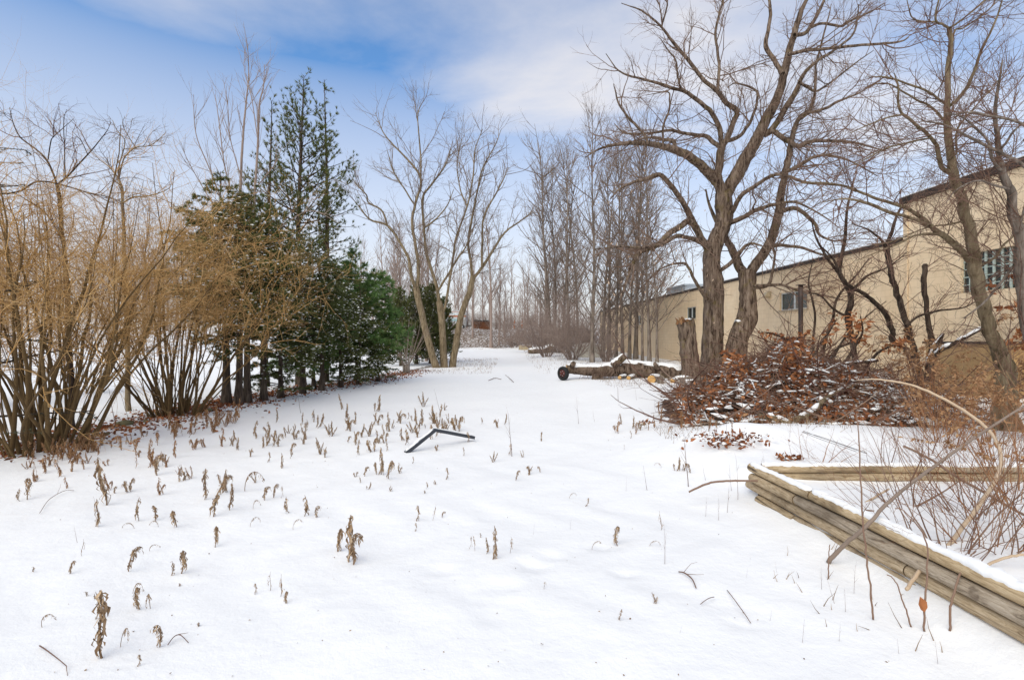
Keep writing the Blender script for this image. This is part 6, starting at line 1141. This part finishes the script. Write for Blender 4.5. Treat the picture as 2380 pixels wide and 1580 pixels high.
    def put_weed(u, v, hp, k, lb, g, rust=False):
        b = G(u, v); h = hp * b[1] / F; me = ms[k][rng.integers(len(ms[k]))][1 if rust else 0]; o = put('dead_weed', me, None, None, tuple(b)); sx = h * rng.uniform(.85, 1.15) if k != 'arch' else h * rng.uniform(.85, 1.15)
        if k == 'stub': sx = h * 1.25
        o.scale = (max(sx, .1), max(sx, .1), h * 1.06); o.rotation_euler = (rng.normal(0, .08), rng.normal(0, .08), rng.choice([0, 3.14]) * (rng.uniform() < .3) + rng.normal(0, .6)); tag(o, lb, 'dead weed', g)
    for i, (u, v, h, k) in enumerate(L):
        if v < 1150 and i % 2 == 0 and k in ('droop', 'stub', 'straight') and i not in names: k = 'clump'
        lb = names.get(i); z = 'near' if v > 1200 else 'mid' if v > 1050 else 'far'
        g = 'dead weeds in the near snow' if v > 1200 else 'dead weeds in the middle of the snow' if v > 1050 else 'dead weeds in the dense far patch'
        put_weed(u, v, h, k, lb or {'near': 'small brown dead weed scattered in the near snow', 'mid': 'brown dead weed in the middle of the snow', 'far': 'brown dead weed in the dense patch around the bent metal strip'}[z], g)
    # the rest of the dense patch and the rusty fringe below the tan shrubs
    for i in range(70):
        u = rng.uniform(540, 1060); v = rng.normal(985 + (800 - u) * .08 + 20, 28); put_weed(u, max(v, 945), rng.uniform(20, 44), rng.choice(['droop', 'stub', 'clump', 'straight', 'clump', 'clump']), 'brown dead weed in the dense patch around the bent metal strip', 'dead weeds in the dense far patch')
    for i in range(95):
        u = rng.uniform(60, 560); v = 1075 - (u - 60) * .17 + abs(rng.normal(0, 45)) - 20; put_weed(u, v, rng.uniform(20, 52), rng.choice(['droop', 'straight', 'thin', 'clump', 'clump']), 'rusty dead weed in the fringe below the tan shrubs', 'dead weeds fringing the tan shrubs', True)
    for i in range(22):
        u, v = rng.uniform(1430, 1720), rng.uniform(960, 1010); put_weed(u, v, rng.uniform(18, 45), rng.choice(['straight', 'thin', 'droop']), 'rusty dead weed on the snow before the brush pile', 'dead weeds before the brush pile', True)
build_weeds()
def build_small():
    rng = np.random.default_rng(900)
    # crumbs of leaf and bark blown over the snow
    tb = TB(); n = 420; y = 2.3 + 14 * rng.uniform(0, 1, n) ** 1.5; x = rng.uniform(-1, 1, n) * (y * .9) ; ok = (x < 2.2) & (x > -6.5); x, y = x[ok], y[ok]; p3 = np.stack((x, y, gz(x, y) + .004), 1); d = rng.normal(0, 1, p3.shape); d[:, 2] *= .2; leaves(tb, p3, d, .011, .004, rng, .5, .3); o = tb.build('snow_crumbs', WEED, None, False); tag(o, 'tiny crumbs of leaf and bark scattered over the snow', 'debris', None, 'stuff')
    # bent strip
    m, nt, N, Lk, b = nodes('dark_strip'); b.inputs['Base Color'].default_value = (.03, .035, .045, 1); b.inputs['Roughness'].default_value = .45
    q = [G(943, 1051, -.01), P(1010, 999, 7.55), G(1101, 1024, .05)]; t = thing('bent_strip', q[0], 'dark bent metal strip sticking up from the snow like a gable, snow on top', 'metal strip')
    for a, c in ((q[0], q[1]), (q[1], q[2])):
        d = norm(c - a); s = norm(np.cross(d, [0, 0, 1])) * .03; u = np.cross(s / .03, d) * .024; tb = TB(q[0]); V = [a - s - u, a + s - u, a + s + u, a - s + u, c - s - u, c + s - u, c + s + u, c - s + u]; tb.add(V, [[0, 1, 2, 3], [4, 7, 6, 5], [0, 4, 5, 1], [1, 5, 6, 2], [2, 6, 7, 3], [3, 7, 4, 0]]); bar = tb.build('arm', m, t, False)
        n = 16; w = np.concatenate((a + (c - a) * np.linspace(.02, .98, n)[:, None], np.full((n, 1), .024)), 1); s_ = TB(q[0]); snow_cap(s_, w, rng, thick=.018, width=.62); s_.build('snow', SNOW, bar)
    # twigs standing in the snow
    var = []
    for k in range(4):
        tb = TB(); par = grow(np.array([[0, 0, -.06]]), np.array([[rng.normal(0, .25), rng.normal(0, .25), 1]]), np.array([1.06]), np.array([.010]), 6, .05, 0, rng); tb.tubes(par[0], par[1], 4, tone=np.array([.3])); ramify(tb, par, [dict(dens=(0, 3, 5, 1)[k], t0=.4, len=(.1, .4), rad=(.004, .005), nseg=2, wig=.1, ang=.5)], rng); var.append(tb.build_mesh('twig', TWIG_RED))
    tws = [(1505, 1140, 60, 1), (1455, 1140, 32, 0), (1345, 985, 60, 2), (1382, 980, 30, 0), (1600, 1130, 120, 2), (1025, 960, 60, 0), (1190, 1060, 100, 2), (1545, 1310, 80, 2), (1325, 1230, 30, 0), (1240, 1240, 24, 1), (1865, 1490, 60, 1), (1790, 1440, 30, 0), (1735, 1340, 20, 0), (1805, 1330, 24, 0), (1580, 1470, 22, 0), (1700, 1140, 60, 2), (1715, 1160, 90, 2), (1760, 1130, 70, 1), (1780, 1120, 60, 2), (1640, 1115, 40, 0), (2090, 1520, 40, 1), (2180, 1540, 50, 1), (1950, 1490, 40, 2), (1910, 1370, 50, 2), (1940, 1400, 60, 0), (1965, 1420, 50, 1), (1985, 1380, 70, 2), (1560, 1000, 46, 2), (1650, 1010, 50, 2), (1690, 1005, 40, 1), (1480, 930, 30, 0), (1420, 880, 40, 2), (700, 960, 60, 1), (180, 1260, 40, 1), (230, 1200, 50, 0), (1670, 1210, 50, 2), (1690, 1190, 60, 2), (1640, 1200, 40, 2), (330, 975, 120, 0), (305, 985, 90, 0), (270, 990, 100, 0), (355, 965, 80, 0)]
    for i, (u, v, h, k) in enumerate(tws):
        b = G(u, v); o = put('twig', var[k], None, None, tuple(b)); s = h * b[1] / F; o.scale = (s * .8, s * .8, s); o.rotation_euler = (0, 0, rng.uniform(0, 6.28)); tag(o, 'thin bare twig standing upright in the snow', 'twig', 'twigs standing in the snow')
    for k, (lb, px) in enumerate((('purplish twig lying in the near left corner of the snow', [(92, 1505, 3), (120, 1530, 2.6), (155, 1553, 2)]), ('bent brown stick arching out of the near snow on the right', [(1577, 1332, 2.4), (1590, 1338, 3), (1608, 1352, 3), (1618, 1370, 2.6)]), ('thin straight stick lying in the near right snow', [(1690, 1375, 1.6), (1720, 1420, 2), (1745, 1452, 1.8)]),
                             ('short stick lying left of the thin straight one', [(1628, 1408, 1.6), (1645, 1400, 1.6), (1660, 1391, 1.2)]), ('long thin stalk lying on the snow below the left shrub', [(92, 1195, 1.2), (115, 1165, 1.2), (150, 1145, 1), (172, 1142, .8)]), ('curved bare stick right of the curled leaf weed', [(390, 1503, 2), (405, 1488, 2), (420, 1485, 2), (438, 1498, 1.6)]),
                             ('small branch lying on the snow before the brush pile', [(1560, 945, 2), (1580, 935, 2), (1600, 938, 1.8), (1612, 945, 1)]), ('dark twig on the snow in the far middle', [(1135, 885, 1.2), (1150, 880, 1.4), (1165, 882, 1)]), ('second dark twig lying on the far snow', [(1175, 872, 1), (1186, 882, 1.2), (1194, 889, 1)]))):
        w = [G(u, v, .012) for u, v, r in px]; rows = [[*p, r * p[1] / F] for p, (u, v, r) in zip(w, px)]; ww = smooth_path(rows, 5); o = w[0]; tb = TB(o); ww[:, 2] += .012 * np.sin(np.linspace(0, 3.14, len(ww))); tb.tubes(ww[:, :3], np.maximum(ww[:, 3] * .5, .002), 6, cap=True, tone=np.array([.3])); ramify(tb, as_par(ww), [dict(dens=5, t0=.3, len=(.05, .2), rad=(.002, .003), nseg=3, wig=.2, ang=.7, up=.05)], rng); q_ = tb.build('stick', TWIG_RED, None, True, tuple(o)); tag(q_, lb, 'stick', 'sticks lying on the snow')
    # fallen leaves under the hedge, thin grass on the bank and the lane: stuff
    tb = TB(); n = 5200; k = rng.integers(0, len(HEDGE) - 1, n * 2); f = rng.uniform(0, 1, n * 2)[:, None]; p = HEDGE[k] * (1 - f) + HEDGE[k + 1] * f + rng.normal(0, .55, (n * 2, 2)) + [.25, 0]; ok = (p[:, 1] > 6.5) & (p[:, 1] < 27); p = p[ok][:n]; p3 = np.stack((p[:, 0], p[:, 1], gz(p[:, 0], p[:, 1]) + .012), 1); d = rng.normal(0, 1, p3.shape); d[:, 2] = rng.normal(.12, .25, len(d)); leaves(tb, p3, d, .075, .022, rng, .5, tone=.25, tsd=.22); o = tb.build('leaf_litter', DRY_LEAF, None, False); tag(o, 'fallen brown leaves strewn on the snow along the hedge', 'leaf litter', None, 'stuff')
    tb = TB(); P_ = []
    for (n, x0, x1, y0, y1, h) in ((3400, -8, 9, 59, 68, .22), (3200, 1.2, 9.5, 24, 58, .16), (1300, 3, 7.5, 15, 22, .16), (1500, -4.5, -1, 24, 40, .14), (700, 2.2, 5.0, 7.0, 9.2, .20), (45, 1.75, 2.4, 2.6, 3.9, .11)):
        p = np.stack((rng.uniform(x0, x1, n), rng.uniform(y0, y1, n)), 1); P_.append(np.column_stack((p, gz(p[:, 0], p[:, 1]) - .01, np.full(n, h) * rng.uniform(.4, 1.3, n))))
    P_ = np.concatenate(P_); keep = (np.sin(P_[:, 0] * 1.9) * np.sin(P_[:, 1] * 1.3 + P_[:, 0]) + rng.normal(0, .6, len(P_))) > -.2; P_ = P_[keep]; n = len(P_); d = np.stack((rng.normal(0, .4, n), rng.normal(0, .4, n), np.ones(n)), 1); L_ = P_[:, 3]; w = np.maximum(.003, P_[:, 1] * .00022)
    par = grow(P_[:, :3], d, L_, w, 2, .15, -.05, rng, .2); tb.tubes(par[0], par[1], 3, tone=rng.uniform(0, 1, n)); o = tb.build('dry_grass', WEED, None); tag(o, 'sparse dry grass pricking through thin snow', 'grass', None, 'stuff')
    # stones in the litter by the shrubs
    st = plain('mossy_stone', (.17, .15, .08), .9, .35, 9, .6)
    for k, (u, v, s, lb) in enumerate(((290, 988, .17, 'flat tan stone in the leaf litter between the tan shrubs'), (222, 1013, .07, 'small mossy stone nearest the huge tan shrub'), (248, 1012, .06, 'small yellowish stone beside the mossy one'), (340, 982, .08, 'small stone near the foot of the second shrub'), (487, 955, .10, 'mossy stone at the foot of the first hemlock'))):
        b = G(u, v); tb = TB(); lumps(tb, np.array([[0, 0, .03]]), np.array([[s, s * .7, s * .42]]), rng, .12); o = put('stone', tb.build_mesh('stone', st), None, None, tuple(b)); tag(o, lb, 'stone', 'stones in the litter')
build_small()
